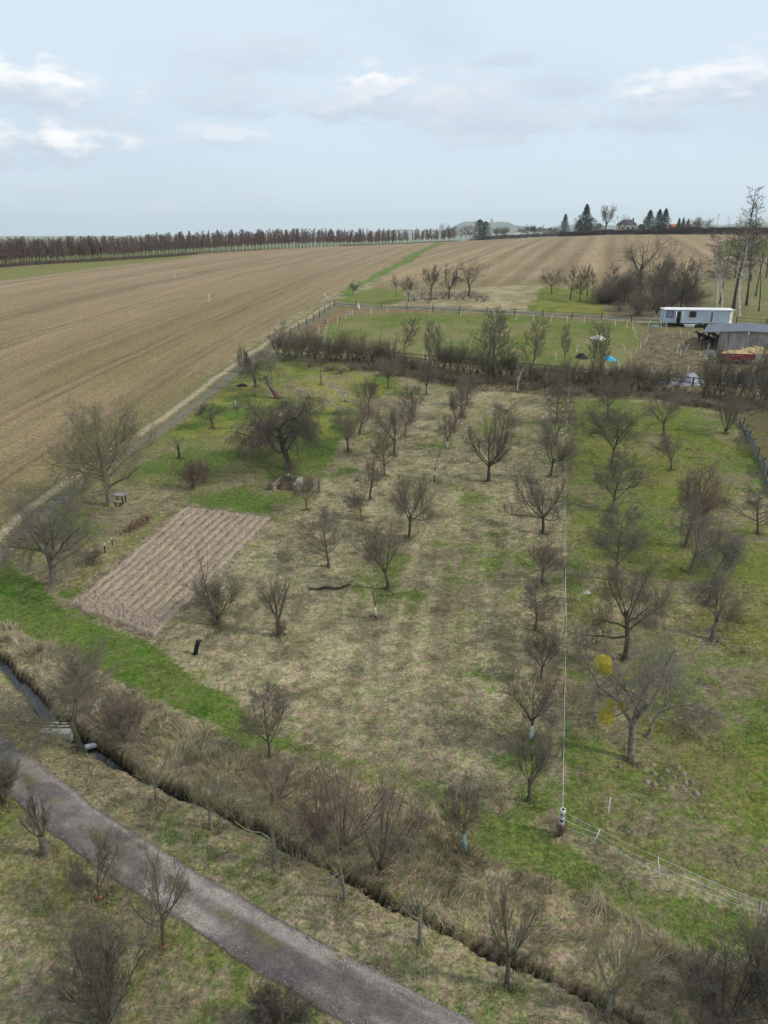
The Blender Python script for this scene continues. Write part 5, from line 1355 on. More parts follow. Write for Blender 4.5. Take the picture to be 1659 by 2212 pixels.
while x_ < xr1:      # boards one by one, uneven
    w_ = rnd.uniform(.14, .24); h_ = roofz(x_) - th - .02
    m.box((x_ + w_ / 2, rnd.uniform(-.02, .02), h_ / 2 - .15), (w_ - .012, .04, h_ + .3)); x_ += w_
m.build('front_wall', M_BOARD, sd2)
MB().box(((xr0 + 4.2 + xr1) / 2, 7.6, 1.2), (xr1 - xr0 - 4.2, .08, 2.8)).build('back_wall', M_DARKW, sd2)
MB().box((xr0 + .06, .6, 1.0), (.1, 1.2, 2.4)).box((xr1 - .1, 4, 1.0), (.1, 7, 2.4)).build('side_wall', M_DARKW, sd2)
for (x_, y_) in ((xl + .4, .1), (xl + 3.6, 7.5), (xr0 - .05, .1)):
    MB().box((x_, y_, 1.1), (.14, .14, 2.5)).build('post', M_DARKW, sd2)
V, F = leafball(.30, 10, 1, .01)
MB().tube([(xpk + .3, 6.8, zpk + dzb * .8), (xpk + .3, 6.8, zpk + dzb * .8 + .25), (xpk + .3, 6.8, zpk + dzb * .8 + .55)], [.26, .30, .12], 10).build('roof_vent', M_WHITE, sd2, smooth=True)
MB().tube([(xpk - .1, -.5, zpk - .1), (xpk - .1, -.5, zpk - .5)], .07, 8).build('gutter_outlet', M_WHITE, sd2)
q = G(at(1640, 762))
m = MB()
for r_ in (1.5, 1.1):
    m.tube([(q.x + math.cos(a) * r_ , Yb - .55 - r_ * .1, zg + .3 + math.sin(a) * r_ * .95) for a in np.linspace(0, math.pi, 15)], .035, 6)
m.tube([(q.x - 1.5, Yb - .7, zg - .1), (q.x - 1.5, Yb - .7, zg + .3)], .035, 6); m.tube([(q.x + 1.5, Yb - .7, zg - .1), (q.x + 1.5, Yb - .7, zg + .3)], .035, 6)
m.tube([(q.x - 1.1, Yb - .66, zg - .1), (q.x - 1.1, Yb - .66, zg + .3)], .035, 6); m.tube([(q.x + 1.1, Yb - .66, zg - .1), (q.x + 1.1, Yb - .66, zg + .3)], .035, 6)
tag(m.build('tube_arch', mat('blue_tube', (.06, .09, .16), .5), smooth=True), 'blue tubular arch leaning against the shed boards', 'frame')

# ------------------------------------------------------------------ horses
M_HB = mat('black_coat', (.012, .011, .012), .6); M_HBR = mat('bay_coat', (.060, .026, .016), .6)
def horse(p, rz_, m_, label, graze=0.0, s=1.0):
    e_ = empty('horse', p, label, 'horse', 'horses by the open shed', rz=rz_)
    g_ = graze
    P = [(-.55, 0, 1.12), (-.20, 0, 1.08), (.20, 0, 1.10), (.55, 0, 1.16),                    # rump .. shoulder
         (.82, 0, 1.38 - .45 * g_), (1.06, 0, 1.60 - .95 * g_), (1.20, 0, 1.68 - 1.15 * g_), (1.38, 0, 1.56 - 1.2 * g_), (1.52, 0, 1.44 - 1.25 * g_),     # neck, poll, muzzle
         (.52, .16, .92), (.54, .16, .55), (.52, .16, .28), (.56, .16, .04), (.52, -.16, .92), (.60, -.16, .55), (.56, -.16, .28), (.60, -.16, .04),
         (-.56, .17, .90), (-.48, .17, .68), (-.68, .17, .46), (-.62, .17, .06), (-.56, -.17, .90), (-.42, -.17, .68), (-.60, -.17, .46), (-.54, -.17, .06)]
    E = [(0, 1), (1, 2), (2, 3), (3, 4), (4, 5), (5, 6), (6, 7), (7, 8), (3, 9), (9, 10), (10, 11), (11, 12), (3, 13), (13, 14), (14, 15), (15, 16), (0, 17), (17, 18), (18, 19), (19, 20), (0, 21), (21, 22), (22, 23), (23, 24)]
    R = [.27, .30, .30, .26, .19, .13, .12, .09, .07, .14, .07, .05, .05, .14, .07, .05, .05, .17, .11, .06, .055, .17, .11, .06, .055]
    o_ = skinned('body', P, E, R, m_, e_)
    MB().tube([(-.80, 0, 1.22), (-.92, 0, 1.0), (-.93, 0, .55)], [.05, .08, .03], 7).build('tail', M_HB, e_, smooth=True)
    MB().tube([(.62, 0, 1.42 - .2 * g_), (.88, 0, 1.60 - .5 * g_), (1.08, 0, 1.78 - .98 * g_)], [.03, .05, .03], 6).build('mane', M_HB, e_, smooth=True)
    for sy in (-.06, .06):
        MB().tube([(1.12, sy, 1.76 - 1.1 * g_), (1.13, sy * 1.3, 1.88 - 1.1 * g_)], [.03, .006], 6).build('ear', m_, e_)
    e_.scale = (s, s, s)
    return e_
horse(G(at(1516, 739)), math.pi + .05, M_HB, 'black horse standing side-on at the edge of the open shed, looking left', s=.98)
horse(G(at(1535, 733)), math.pi * .62, M_HBR, 'brown bay horse standing behind the black one', s=.98)
horse(G(at(1529, 744)), math.pi * 1.12, M_HB, 'dark horse lowering its head in the shade of the shed, left one', graze=.75, s=.95)
horse(G(at(1546, 751)), math.pi * .9, M_HB, 'dark horse in the deepest shade beside the shed boards', graze=.35, s=.95)

# ------------------------------------------------------------------ hay trailer
A3, B3 = G(at(1556, 786)), G(at(1628, 789))
d = B3 - A3; L = math.hypot(d.x, d.y); rz3 = math.atan2(d.y, d.x)
tr_ = empty('hay_trailer', A3, 'red farm trailer loaded with hay in front of the shed', 'trailer', rz=rz3)
zt = hfor(A3, 763.5)
M_REDT = mat('faded_red', (.22, .028, .03), .6, var=.3, scale=1.2)
m = MB(); hb_ = zt - .62
m.box((L / 2, 0, .62 + hb_ / 2), (L, .06, hb_)); m.box((L / 2, 2.2, .62 + hb_ / 2), (L, .06, hb_)); m.box((.03, 1.1, .62 + hb_ / 2), (.06, 2.14, hb_)); m.box((L - .03, 1.1, .62 + hb_ / 2), (.06, 2.14, hb_))
m.box((L / 2, 1.1, .65), (L - .12, 2.14, .06))
for k in range(6): m.box((L * (k + .5) / 6, -.05, .62 + hb_ / 2), (.07, .05, hb_ * .96))
m.build('body', M_REDT, tr_)
MB().box((L / 2, 1.1, .50), (L * .92, .8, .16)).build('chassis', M_BLACK, tr_)
MB().tube([(0, 1.1, .5), (-1.6, 1.1, .42)], .05, 6).build('drawbar', M_BLACK, tr_)
M_TYRE = mat('dusty_tyre', (.085, .078, .068), .9); M_RIM = mat('rusty_rim', (.20, .12, .09), .7)
for xx in (L * .18, L * .82):
    for yy in (.05, 2.1):
        w_ = MB().tube([(0, -.13, 0), (0, -.10, 0), (0, .10, 0), (0, .13, 0)], [.38, .45, .45, .38], 20).build('wheel', M_TYRE, tr_, smooth=False); w_.location = (xx, yy, .45)
        MB().tube([(0, -.145, 0), (0, .145, 0)], .22, 14).build('rim', M_RIM, w_)
M_HAY = mat('hay', (.36, .25, .115), .95, c2=(.52, .39, .20), scale=5, bump=.05)
def heap(name, c, rx, ry, h, seed, m_, label, cat, rz_=0.0, n=44, rough_=.35, parent=None, zoff=0.0, fine=1.0, flat=1.0):
    u_, v_ = np.meshgrid(np.linspace(-1, 1, n), np.linspace(-1, 1, n), indexing='ij')
    X2, Y2 = u_ * rx, v_ * ry
    rr = np.hypot(u_, v_) + (fbm(X2 * 1.1 / max(rx, .4) * 2 + seed, Y2 * 2 / max(ry, .4), seed, 3) - .5) * .5
    z_ = h * np.clip(1 - rr ** 2, -.3, 1) ** (1.0) if False else h * sstep(1.0, .1, rr) ** flat
    z_ = z_ * (1 + (fbm(X2 * 2.3 / fine, Y2 * 2.3 / fine, seed + 3, 4) - .5) * rough_ * 2) - .12 * sstep(.85, 1.0, rr)
    ca2, sa2 = math.cos(rz_), math.sin(rz_)
    wx_ = c[0] + X2 * ca2 - Y2 * sa2; wy_ = c[1] + X2 * sa2 + Y2 * ca2
    base = hbase(wx_, wy_) if parent is None else c[2] + 0 * wx_
    V = np.stack([wx_ - c[0], wy_ - c[1], base - c[2] + z_ + zoff], -1).reshape(-1, 3)
    keep = rr.ravel() < 1.12
    F = grid_faces(n, n); F = F[keep[F].all(1)]
    o_ = link(name, newmesh(name, V, F), m_, parent); o_.location = c
    if parent is None: tag(o_, label, cat)
    return o_
V = heap('hay_load', Vector((L / 2, 1.1, zt - .2)), L * .53, 1.15, .5, 5, M_HAY, '', '', parent=tr_, fine=.6, flat=.5)
tag(V, None)
q = G(at(1650, 782)); heap('hay_heap', Vector((q.x - .2, q.y + 2.9, q.z)), 3.4, 1.4, 1.25, 9, M_HAY, 'heap of hay behind the pale board fence right of the trailer', 'hay', fine=.7, flat=.6)
M_CONC = mat('pale_concrete', (.36, .35, .32), .9, var=.25, scale=1.5)
M_PALEB = mat_boards('pale_boards', (.36, .34, .29), (.56, .54, .48), 1.6)
q0, q1 = G(at(1530, 772)), G(at(1556, 778))
q0 = G((q0.x + .2, q0.y + 1.0)); q1 = G((q1.x + .6, q1.y + 1.0))
tag(MB().box(((q0.x + q1.x) / 2, (q0.y + q1.y) / 2, (q0.z + q1.z) / 2 + .35), ((q1 - q0).length, .12, 1.0), rz=math.atan2(q1.y - q0.y, q1.x - q0.x)).build('concrete_panel', M_CONC), 'weathered pale panel standing left of the red trailer', 'panel')
q0, q1 = G(at(1624, 787)), G(at(1672, 789)); q0 = G((q0.x, q0.y + 1.2)); q1 = G((q1.x, q1.y + 1.2)); q2 = G((q1.x + 4, q1.y))
pf = empty('board_fence', q0, 'low whitish vertical board fence at the right edge in front of the hay heap', 'fence')
m = MB(); n = 40
for k in range(n):
    t = k / n; q = q0.lerp(q2, t) - q0
    m.box((q.x, q.y, .55 + rnd.uniform(-.03, .03)), (.19, .03, 1.35))
m.build('boards', M_PALEB, pf)

# ------------------------------------------------------------------ things lying about
M_TARPW = mat('white_tarp', (.62, .60, .56), .7, var=.12, scale=2, bump=.05)
M_TARPB = mat('blue_tarp', (.03, .30, .50), .5, var=.35, scale=3, bump=.05)
q = at(1293, 731); heap('white_tarpaulin', q, wfor(q, 17), 1.4, .55, 3, M_TARPW, 'crumpled white tarpaulin lying on the paddock grass', 'tarpaulin', rough_=.5)
q = at(1316, 775); heap('blue_tarpaulin', q, wfor(q, 15), 1.7, .3, 4, M_TARPB, 'crumpled bright blue tarpaulin on the paddock grass', 'tarpaulin', rough_=.4)
q = at(1256, 773); heap('ash_heap', q, wfor(q, 15), 1.1, .5, 6, mat('ash_black', (.03, .027, .025), .95), 'flat black ash heap left of the blue tarpaulin', 'heap', rough_=.8)
q = at(950 / 1.823 + 2, 833); heap('ash_patch', q, wfor(q, 13), .8, .2, 7, mat('ash_black2', (.03, .027, .025), .95), 'small black burnt patch on the green slope beside the dirt track', 'heap', rough_=.8)
q = at(1504, 676 - 500) if False else at(1505, 176 + 480) if False else at(1504, 656) if False else at(1500, 800)
M_SHEET = mat('grey_sheeting', (.10, .115, .14), .5, c2=(.34, .36, .385), scale=2.2, bump=.12, spec=.5)
q = at(1487, 826); heap('covered_heap', q, wfor(q, 40), 1.7, 1.15, 8, M_SHEET, 'big heap covered in shiny bluish grey sheeting behind the hedgerow', 'heap', rough_=.25, flat=.8)
q = at(1445, 828); heap('sheeting', q, wfor(q, 26), 1.1, .35, 18, M_SHEET, 'flat spread of grey sheeting left of the big covered heap', 'sheeting', rough_=.4)
q = at(1602, 822); heap('gravel_heap', q, wfor(q, 52), 2.6, .7, 19, mat('grey_gravel', (.16, .165, .17), .95, scale=6), 'low grey gravel heap behind the hedgerow at the right', 'heap')
def sack(px, py, top, wpx, m_, label, name='sack'):
    p = G(at(px, py)); H_ = hfor(p, top); r_ = wfor(p, wpx) / 2
    zz = np.linspace(-.05, H_, 9); rr = r_ * np.array([.9, 1.05, 1.1, 1.0, .9, .72, .5, .32, .12])
    pts = [Vector((math.sin(i * .9) * r_ * .08, math.cos(i * 1.3) * r_ * .08, z_)) for i, z_ in enumerate(zz)]
    o_ = MB().tube(pts, list(rr), 12).build(name, m_, smooth=True); o_.location = p
    dm = o_.modifiers.new('sub', 'SUBSURF'); dm.levels = dm.render_levels = 1
    return tag(o_, label, 'sack')
M_LIME = mat('pale_green_sack', (.42, .46, .30), .6, var=.2, scale=3, bump=.05)
sack(1521, 783, 764, 13, M_LIME, 'pale green full sack standing on the muddy yard left of the trailer')
sack(774, 669, 652, 7, mat('pale_sack', (.50, .49, .40), .6), 'pale wrapped sack standing near the corner of the lane fence')
def tub(px, py, L_, W_, H_, rz_, m_, label, flip=False):
    p = G(at(px, py)); o_ = bpy.data.objects.new('bathtub', None)
    mb = MB(); n_ = 24
    def ring(sx_, sy_, z_): return [(math.copysign(abs(math.cos(a)) ** .6, math.cos(a)) * sx_, math.copysign(abs(math.sin(a)) ** .6, math.sin(a)) * sy_, z_) for a in np.linspace(0, 2 * math.pi, n_, endpoint=False)]
    R_ = [ring(L_ * .40, W_ * .36, 0), ring(L_ * .46, W_ * .44, H_ * .7), ring(L_ * .5, W_ * .5, H_), ring(L_ * .46, W_ * .45, H_), ring(L_ * .38, W_ * .34, H_ * .25)]
    V = [q for r in R_ for q in r]; F = [(i * n_ + k, i * n_ + (k + 1) % n_, (i + 1) * n_ + (k + 1) % n_, (i + 1) * n_ + k) for i in range(4) for k in range(n_)]
    F += [tuple(range(n_))[::-1], tuple(4 * n_ + k for k in range(n_))]
    mb.add(V, F); o_ = mb.build('bathtub', m_, smooth=True); o_.location = p; o_.rotation_euler = (0, 0, rz_)
    return tag(o_, label, 'bathtub')
tub(1488, 708, 1.9, .9, .6, rz, M_WHITE, 'white bathtub in front of the mobile home')
tub(673, 760, 1.5, .7, .55, -.1, M_WHITE, 'white bathtub in the gap of the hedgerow at its left end')
q = G(at(1415, 708)); tag(MB().box((0, 0, .2), (1.2, .6, .5)).build('stone_trough', mat('trough_green', (.28, .31, .28)), loc=q, bevel=.04), 'small grey-green stone trough on the yard left of the caravan', 'trough')

# stone compost bay
bl, br, fl, fr = [G(at(*q_)) for q_ in ((609, 1040), (650, 1043), (589, 1061), (637, 1062))]
cb = empty('compost_bay', (0, 0, 0), 'open three-sided compost bay of pale blocks and planks below the weeping apple tree', 'compost bay')
M_BLOCK = mat('pale_blocks', (.27, .25, .20), .95, c2=(.46, .44, .37), scale=3, bump=.04); M_PLANK = mat('mossy_planks', (.17, .15, .09), .95, c2=(.36, .32, .22), scale=4)
def blockwall(p, q_, h_, th_, m_, nm, rows=3, bl_=.55, dz=0):
    mb = MB(); d_ = q_ - p; L_ = math.hypot(d_.x, d_.y); r_ = math.atan2(d_.y, d_.x); rh = h_ / rows
    for i in range(rows):
        x_ = -(i % 2) * bl_ / 2
        while x_ < L_:
            a_, b_ = max(x_, 0), min(x_ + bl_, L_)
            if b_ - a_ > .05:
                c_ = p + d_ * ((a_ + b_) / 2 / L_)
                mb.box((c_.x + rnd.uniform(-.02, .02), c_.y + rnd.uniform(-.02, .02), c_.z + rh * (i + .5) - .04), (b_ - a_ - .02, th_ * rnd.uniform(.92, 1.05), rh - .015), rz=r_ + rnd.uniform(-.03, .03))
            x_ += bl_
    return mb.build(nm, m_, cb, bevel=.02)
blockwall(fr, br, .62, .42, M_BLOCK, 'block_wall'); blockwall(fl, bl, .62, .20, M_PLANK, 'plank_wall', 4, 1.6); blockwall(bl + Vector((.3, 0, 0)), br - Vector((.1, 0, 0)), .62, .18, M_PLANK, 'plank_wall', 4, 1.5)
c_ = (bl + br + fl + fr) / 4
o = heap('compost', c_, 1.15, .8, .35, 12, mat('compost_brown', (.10, .065, .045), .95, scale=8), '', '', parent=cb, rough_=.7)
q = G(at(621, 1030)); tag(MB().tube([(0, 0, 0), (0, 0, .26), (0, 0, .27), (0, 0, .1)], [.11, .15, .13, .10], 14, caps=True).build('bucket', M_WHITE, smooth=False, loc=q), 'white bucket behind the compost bay', 'bucket')
p = G(at(689, 1063)); H_ = hfor(p, 1038)
tag(MB().box((0, 0, H_ / 2 - .1), (.16, .14, H_ + .2)).box((.0, -.08, H_ * .5), (.05, .03, H_ * .6)).build('wooden_post', mat('grey_post', (.14, .13, .125), .9), loc=p), 'grey weathered post standing alone right of the compost bay', 'post')
# black charred stub
p = G(at(421, 1413)); q = plane_pt(428, 1385, p.y)
o = MB().tube([(0, 0, -.1), ((q.x - p.x) * .5, 0, (q.z - p.z) * .5), (q.x - p.x, 0, q.z - p.z)], [.14, .12, .13], 10).tube([((q.x - p.x) * .95 + .06, 0, (q.z - p.z) * .94), ((q.x - p.x) + .2, 0, (q.z - p.z) * 1.02)], [.05, .03], 6).build('charred_stump', mat('char', (.012, .012, .014), .7), loc=p)
tag(o, 'black leaning stub like a charred stump in the straw grass below the dug bed', 'stump')
# fallen branch
pts = [G(at(*q_), .06) for q_ in ((667, 1276), (674, 1273), (684, 1275), (697, 1271), (711, 1270), (722, 1273), (734, 1272), (745, 1267), (757, 1264))]
m = MB().tube(pts, [.05, .07, .07, .08, .08, .085, .08, .07, .06], 8)
m.tube([pts[1], G(at(663, 1271), .15)], [.04, .02], 5); m.tube([pts[-2], G(at(763, 1259), .2)], [.035, .015], 5)
tag(m.build('fallen_branch', BARK['dark'][0], smooth=True), 'long crooked fallen branch lying in the meadow', 'branch')
# table and bench under the big tree
p = G(at(256, 1089))
tb = empty('garden_table', p, 'small weathered wooden table under the huge spreading tree', 'table', rz=-.25)
M_GW = mat('weathered_wood', (.30, .28, .29), .85, var=.25, scale=6)
MB().box((0, .25, .74), (.95, .60, .06)).build('tabletop', M_GW, tb)
for sx_ in (-.4, .4):
    for sy_ in (.02, .48): MB().box((sx_, sy_, .35), (.07, .07, .74)).build('leg', M_DARKW, tb)
be = empty('garden_bench', p + Vector((.02, -.35, 0)), 'low plank bench in front of the small wooden table', 'bench', rz=-.25)
MB().box((0, 0, .38), (.85, .24, .05)).build('seat', M_GW, be)
for sx_ in (-.32, .32): MB().box((sx_, 0, .17), (.07, .2, .38)).build('leg', M_DARKW, be)

# culvert wing walls and litter
def wing(pts, label, z_up=.09):
    P_ = [G(at(*q_)) for q_ in pts]
    zz = [hbase(v.x, v.y) for v in P_]
    V = [(v.x, v.y, float(z_) + z_up) for v, z_ in zip(P_, zz)] + [(v.x, v.y, float(z_) - .5) for v, z_ in zip(P_, zz)]
    n_ = len(pts)
    m_ = MB().add(V, [tuple(range(n_))[::-1], tuple(range(n_, 2 * n_))] + [(k, (k + 1) % n_, n_ + (k + 1) % n_, n_ + k) for k in range(n_)])
    tag(m_.build('culvert_wing', M_LIMEC), label, 'culvert wall')
M_LIMEC = mat('limewashed_concrete', (.34, .30, .19), .9, c2=(.52, .51, .48), scale=.9)
wing([(86, 1583), (118, 1590), (150, 1588), (158, 1566), (120, 1562), (104, 1566)], 'whitish sloping concrete wing wall of the culvert on the road side')
wing([(197, 1546), (212, 1540), (232, 1512), (222, 1505), (208, 1518)], 'whitish concrete wing wall of the culvert on the meadow side, seen through the twigs', .15)
q = G(at(192, 1588)); tag(MB().box((0, 0, .3), (.5, .25, .12), rz=.4).build('pale_plank', M_WHITE, loc=q), 'small white board lying in the ditch by the culvert', 'board')

# molehills
GM = 'molehills under the mistletoe tree'
mo = None
for (a, b) in ((770, 50), (820, 20), (830, 85), (1045, 80), (885, 130), (778, 142), (832, 160), (1058, 150), (950, 185), (1052, 203), (1104, 148), (1136, 228), (980, 118), (582, 35), (1010, 38), (925, 65)):
    px, py = (2124 + a / 1.843) / 1.823, (3000 + b / 1.843) / 1.823
    q = G(at(px, py))
    if mo is None:
        mo = heap('molehill', q, .15, .15, .10, 21, mat('molehill_soil', (.22, .175, .13), .95, scale=12, bump=.02), 'small pale brown molehill on the green grass below the mistletoe tree', 'molehill', n=18, rough_=.6); o = mo
    else: o = mo.copy(); COL.objects.link(o); o.location = q
    s_ = rnd.uniform(.7, 1.25); o.scale = (s_, s_, rnd.uniform(.8, 1.3)); o.rotation_euler = (0, 0, rnd.uniform(0, 6)); o['group'] = GM
for (px, py, lb) in ((707, 2200 - 497, 'x'),):
    pass
q = G(at(2310 / 1.823, (2100 + 483 / 2.074) / 1.823)); heap('pale_stone', q, .32, .2, .14, 5, M_CONC, 'pale flat stone in the grass right of the tape fence', 'stone', n=16)
# ------------------------------------------------------------------ fences
M_RAIL = mat('tarred_rail', (.060, .048, .040), .85)
M_PWHITE = mat('white_plastic', (.74, .74, .72), .5, var=.05)
M_TAPE = mat('pale_tape', (.50, .55, .60), .6)
def walk(P, step):
    P = [Vector((*p[:2], 0)) for p in P]; out = []; acc = 0
    tot = sum((b - a).length for a, b in zip(P[:-1], P[1:])); n_ = max(1, round(tot / step)); st = tot / n_
    need = 0; pos = 0
    for a, b in zip(P[:-1], P[1:]):
        L_ = (b - a).length
        while need <= pos + L_ + 1e-6:
            out.append(a + (b - a) * ((need - pos) / L_)); need += st
        pos += L_
    return out
def rail_fence(name, pts_px, step, hs, rail, post, m_, label, ph, psize):
    W_ = walk([at(*q_) for q_ in pts_px], step); e_ = empty(name, G(W_[0]), label, 'fence'); o0 = e_.location.copy()
    ps_ = [G(w_) - o0 for w_ in W_]
    proto = None
    for p_ in ps_:
        if proto is None:
            proto = MB().box((0, 0, ph / 2 - .15), (psize, psize, ph + .3)).build('post', m_, e_); c_ = proto
        else: c_ = proto.copy(); COL.objects.link(c_); c_.parent = e_
        c_.location = p_; c_.rotation_euler = (rnd.uniform(-.03, .03), rnd.uniform(-.04, .04), 0)
    for h_ in hs:
        mb = MB()
        for a, b in zip(ps_[:-1], ps_[1:]):
            d_ = b - a; c_ = (a + b) / 2; L_ = d_.length; r_ = math.atan2(d_.y, d_.x)
            j = rnd.uniform(-.03, .03)
            mb.tube([a + Vector((0, -psize * .5 - rail * .3, h_ + j)), c_ + Vector((0, -psize * .5 - rail * .3, h_ + rnd.uniform(-.04, .02))), b + Vector((0, -psize * .5 - rail * .3, h_ + rnd.uniform(-.03, .03)))], rail / 2, 6)
        mb.build('rail', m_, e_)
    return e_
rail_fence('rail_fence', ((601, 754), (724, 767), (882, 781), (951, 788), (1100, 800), (1224, 812), (1371, 824), (1500, 836), (1600, 845), (1720, 856)), 2.9, (.55, 1.12), .10, .13, M_RAIL,
           'dark two-rail wooden fence running behind the hedgerow', 1.22, .15)
M_GPOST = mat('lane_post', (.050, .045, .042), .85)
rail_fence('lane_fence', ((590, 752), (642, 716), (674, 696), (702, 677), (723, 661)), 4.2, (.6, 1.15), .035, .12, M_GPOST, 'dark post fence between the dirt track and the paddock corner', 1.3, .12)
rail_fence('lane_fence', ((723, 661), (752, 664), (817, 668), (945, 674), (1060, 679.5), (1173, 685.6), (1268, 690.5), (1335, 694), (1430, 699)), 5.2, (.55, 1.1), .055, .13, M_GPOST, 'long dark post and rail fence between the gravel lane and the paddock', 1.3, .13)
rail_fence('lane_fence', ((1590, 700), (1640, 704), (1720, 709)), 4.0, (.6, 1.1), .05, .12, M_GPOST, 'short piece of post fence along the lane right of the caravan', 1.25, .12)

# grey plank fence at the right edge
pb = [(1597, 914), (1606, 935), (1616, 957), (1635, 995), (1645, 1011), (1651, 1032), (1664, 1070)]
W_ = walk([at(*q_) for q_ in pb], .34)
pfn = empty('plank_fence', G(W_[0]), 'old patchwork fence of grey upright planks at the right edge of the orchard', 'fence'); o0 = pfn.location.copy()
M_OLDP = mat_boards('old_planks', (.10, .10, .095), (.36, .34, .31))
m1, m2, m3 = MB(), MB(), MB(); runs = []
for i, w_ in enumerate(W_):
    p_ = G(w_) - o0; n_ = G(W_[min(i + 1, len(W_) - 1)]) - o0; r_ = math.atan2(n_.y - p_.y, n_.x - p_.x) if i < len(W_) - 1 else r_
    low = 1 if (i < len(W_) * .28 or len(W_) * .56 < i < len(W_) * .64 or i > len(W_) * .80) else 0
    h_ = rnd.uniform(.35, .6) if low else rnd.uniform(1.0, 1.25)
    if low and m1.n: runs.append(m1); m1 = MB()
    (m2 if low else m1).box((p_.x, p_.y, p_.z + h_ / 2 - .1), (.30, .035, h_ + .2), rz=r_ + rnd.uniform(-.08, .08), tilt=(rnd.uniform(-.05, .05), rnd.uniform(-.06, .06)))
    if i % 7 == 0: m3.tube([(p_.x + .05, p_.y + .05, p_.z - .2), (p_.x + .05, p_.y + .05, p_.z + 1.3)], .05, 6)
runs += [m1] if m1.n else []
for r_ in runs: r_.build('planks', M_OLDP, pfn)
m2.build('low_panel', mat('slate_panel', (.13, .15, .17), .8), pfn); m3.build('post', M_DARKW, pfn)

# white electric fence stakes
ST = []
def c5(ax, ay, bx, by): ST.append(((1700 + ax / 2.074) / 1.823, (1200 + ay / 2.074) / 1.823, (1700 + bx / 2.074) / 1.823, (1200 + by / 2.074) / 1.823))
def c4(ax, ay, bx, by): ST.append(((1000 + ax / 2.074) / 1.823, (1200 + ay / 2.074) / 1.823, (1000 + bx / 2.074) / 1.823, (1200 + by / 2.074) / 1.823))
def c3(ax, ay, bx, by): ST.append(((2400 + ax / 2.659) / 1.823, (1150 + ay / 2.659) / 1.823, (2400 + bx / 2.659) / 1.823, (1150 + by / 2.659) / 1.823))
for q_ in ((237, 98, 239, 48), (447, 108, 443, 57), (685, 122, 705, 75), (828, 130, 833, 75), (973, 137, 986, 83), (1106, 143, 1106, 88), (1244, 152, 1248, 98), (1386, 163, 1391, 108), (1499, 174, 1497, 120), (1588, 192, 1601, 136),
           (1183, 386, 1193, 325), (1013, 449, 1016, 382), (1135, 512, 1137, 452), (1583, 377, 1562, 318), (1531, 502, 1523, 450), (1428, 512, 1424, 480), (508, 462, 511, 425), (843, 495, 855, 450), (192, 450, 195, 415)): c5(*q_)
for q_ in ((955, 70, 943, 40), (962, 66, 961, 30), (1089, 67, 1089, 23), (1215, 70, 1222, 35), (1432, 80, 1441, 38), (805, 90, 808, 48), (784, 88, 785, 50), (746, 118, 757, 70), (680, 160, 688, 75), (603, 160, 606, 120), (592, 213, 596, 178),
           (530, 215, 531, 172), (483, 285, 495, 248), (525, 275, 549, 240), (562, 323, 570, 285), (600, 318, 588, 272), (680, 350, 697, 320), (883, 345, 887, 318), (1386, 413, 1385, 378), (1118, 375, 1118, 350)): c4(*q_)
for q_ in ((62, 355, 57, 287), (174, 378, 191, 306), (244, 403, 240, 332), (281, 432, 252, 365), (298, 493, 255, 432), (405, 360, 436, 290), (422, 474, 395, 405), (394, 520, 394, 443), (367, 555, 375, 482), (324, 595, 332, 525),
           (276, 640, 291, 567), (221, 690, 225, 630), (542, 377, 541, 300), (590, 362, 592, 333), (601, 403, 603, 333), (745, 437, 738, 366), (751, 478, 757, 402), (830, 480, 834, 413),
           (705, 648, 740, 516), (742, 666, 750, 582), (788, 580, 769, 514), (797, 617, 835, 540), (1025, 621, 1047, 535), (944, 725, 955, 648), (1101, 795, 1104, 708), (568, 858, 608, 785), (825, 830, 830, 770), (670, 975, 689, 890), (343, 890, 356, 830)): c3(*q_)
GS = 'white electric fence stakes round the paddock'
proto = None
for (bx_, by_, tx_, ty_) in ST:
    p = G(at(bx_, by_)); q = plane_pt(tx_, ty_, p.y); d_ = q - p
    L_ = max(.7, min(1.6, d_.length)); d_.normalize()
    if proto is None:
        proto = MB().tube([(0, 0, -.08), (.012, 0, .55), (0, 0, 1.0)], [.038, .035, .032], 6).build('fence_stake', M_PWHITE); o = proto
    else: o = proto.copy(); COL.objects.link(o)
    o.location = p; o.scale = (1, 1, L_); o.rotation_euler = d_.to_track_quat('Z', 'Y').to_euler()
    lean_ = abs(d_.x)
    tag(o, 'upright white plastic stake of the electric fence round the paddock' if lean_ < .12 else ('white plastic stake of the paddock electric fence leaning right' if d_.x > 0 else 'white plastic stake of the paddock electric fence leaning left'), 'stake', GS)
# sagging tape between neighbouring stakes of the upper paddock edge
def tape(pts, label, r_=.012, name='fence_tape', sag=.06):
    mb = MB()
    for a, b in zip(pts[:-1], pts[1:]):
        mb.tube([a, a.lerp(b, .25) - Vector((0, 0, sag * .75)), a.lerp(b, .5) - Vector((0, 0, sag)), a.lerp(b, .75) - Vector((0, 0, sag * .75)), b], r_, 5)
    return tag(mb.build(name, M_TAPE), label, 'fence tape')
# field markers
for (bx_, by_, tx_, ty_, lab) in ((452, 653, 451, 634, 'white marker pole in the left field, nearest one'), (378.5, 601, 376, 591, 'white marker pole in the left field beyond the nearest one'),
        (298, 574, 298, 568, 'tiny white marker pole near the planted belt, left one'), (496, 549, 495.5, 539, 'tiny white marker pole near the planted belt, right one'), (708, 644, 699, 633, 'white pole fallen askew beside the track junction')):
    p = G(at(bx_, by_)); q = plane_pt(tx_, ty_, p.y)
    tag(MB().tube([(0, 0, -.1), q - p], .055, 6).build('marker_pole', M_PWHITE, loc=p), lab, 'pole')

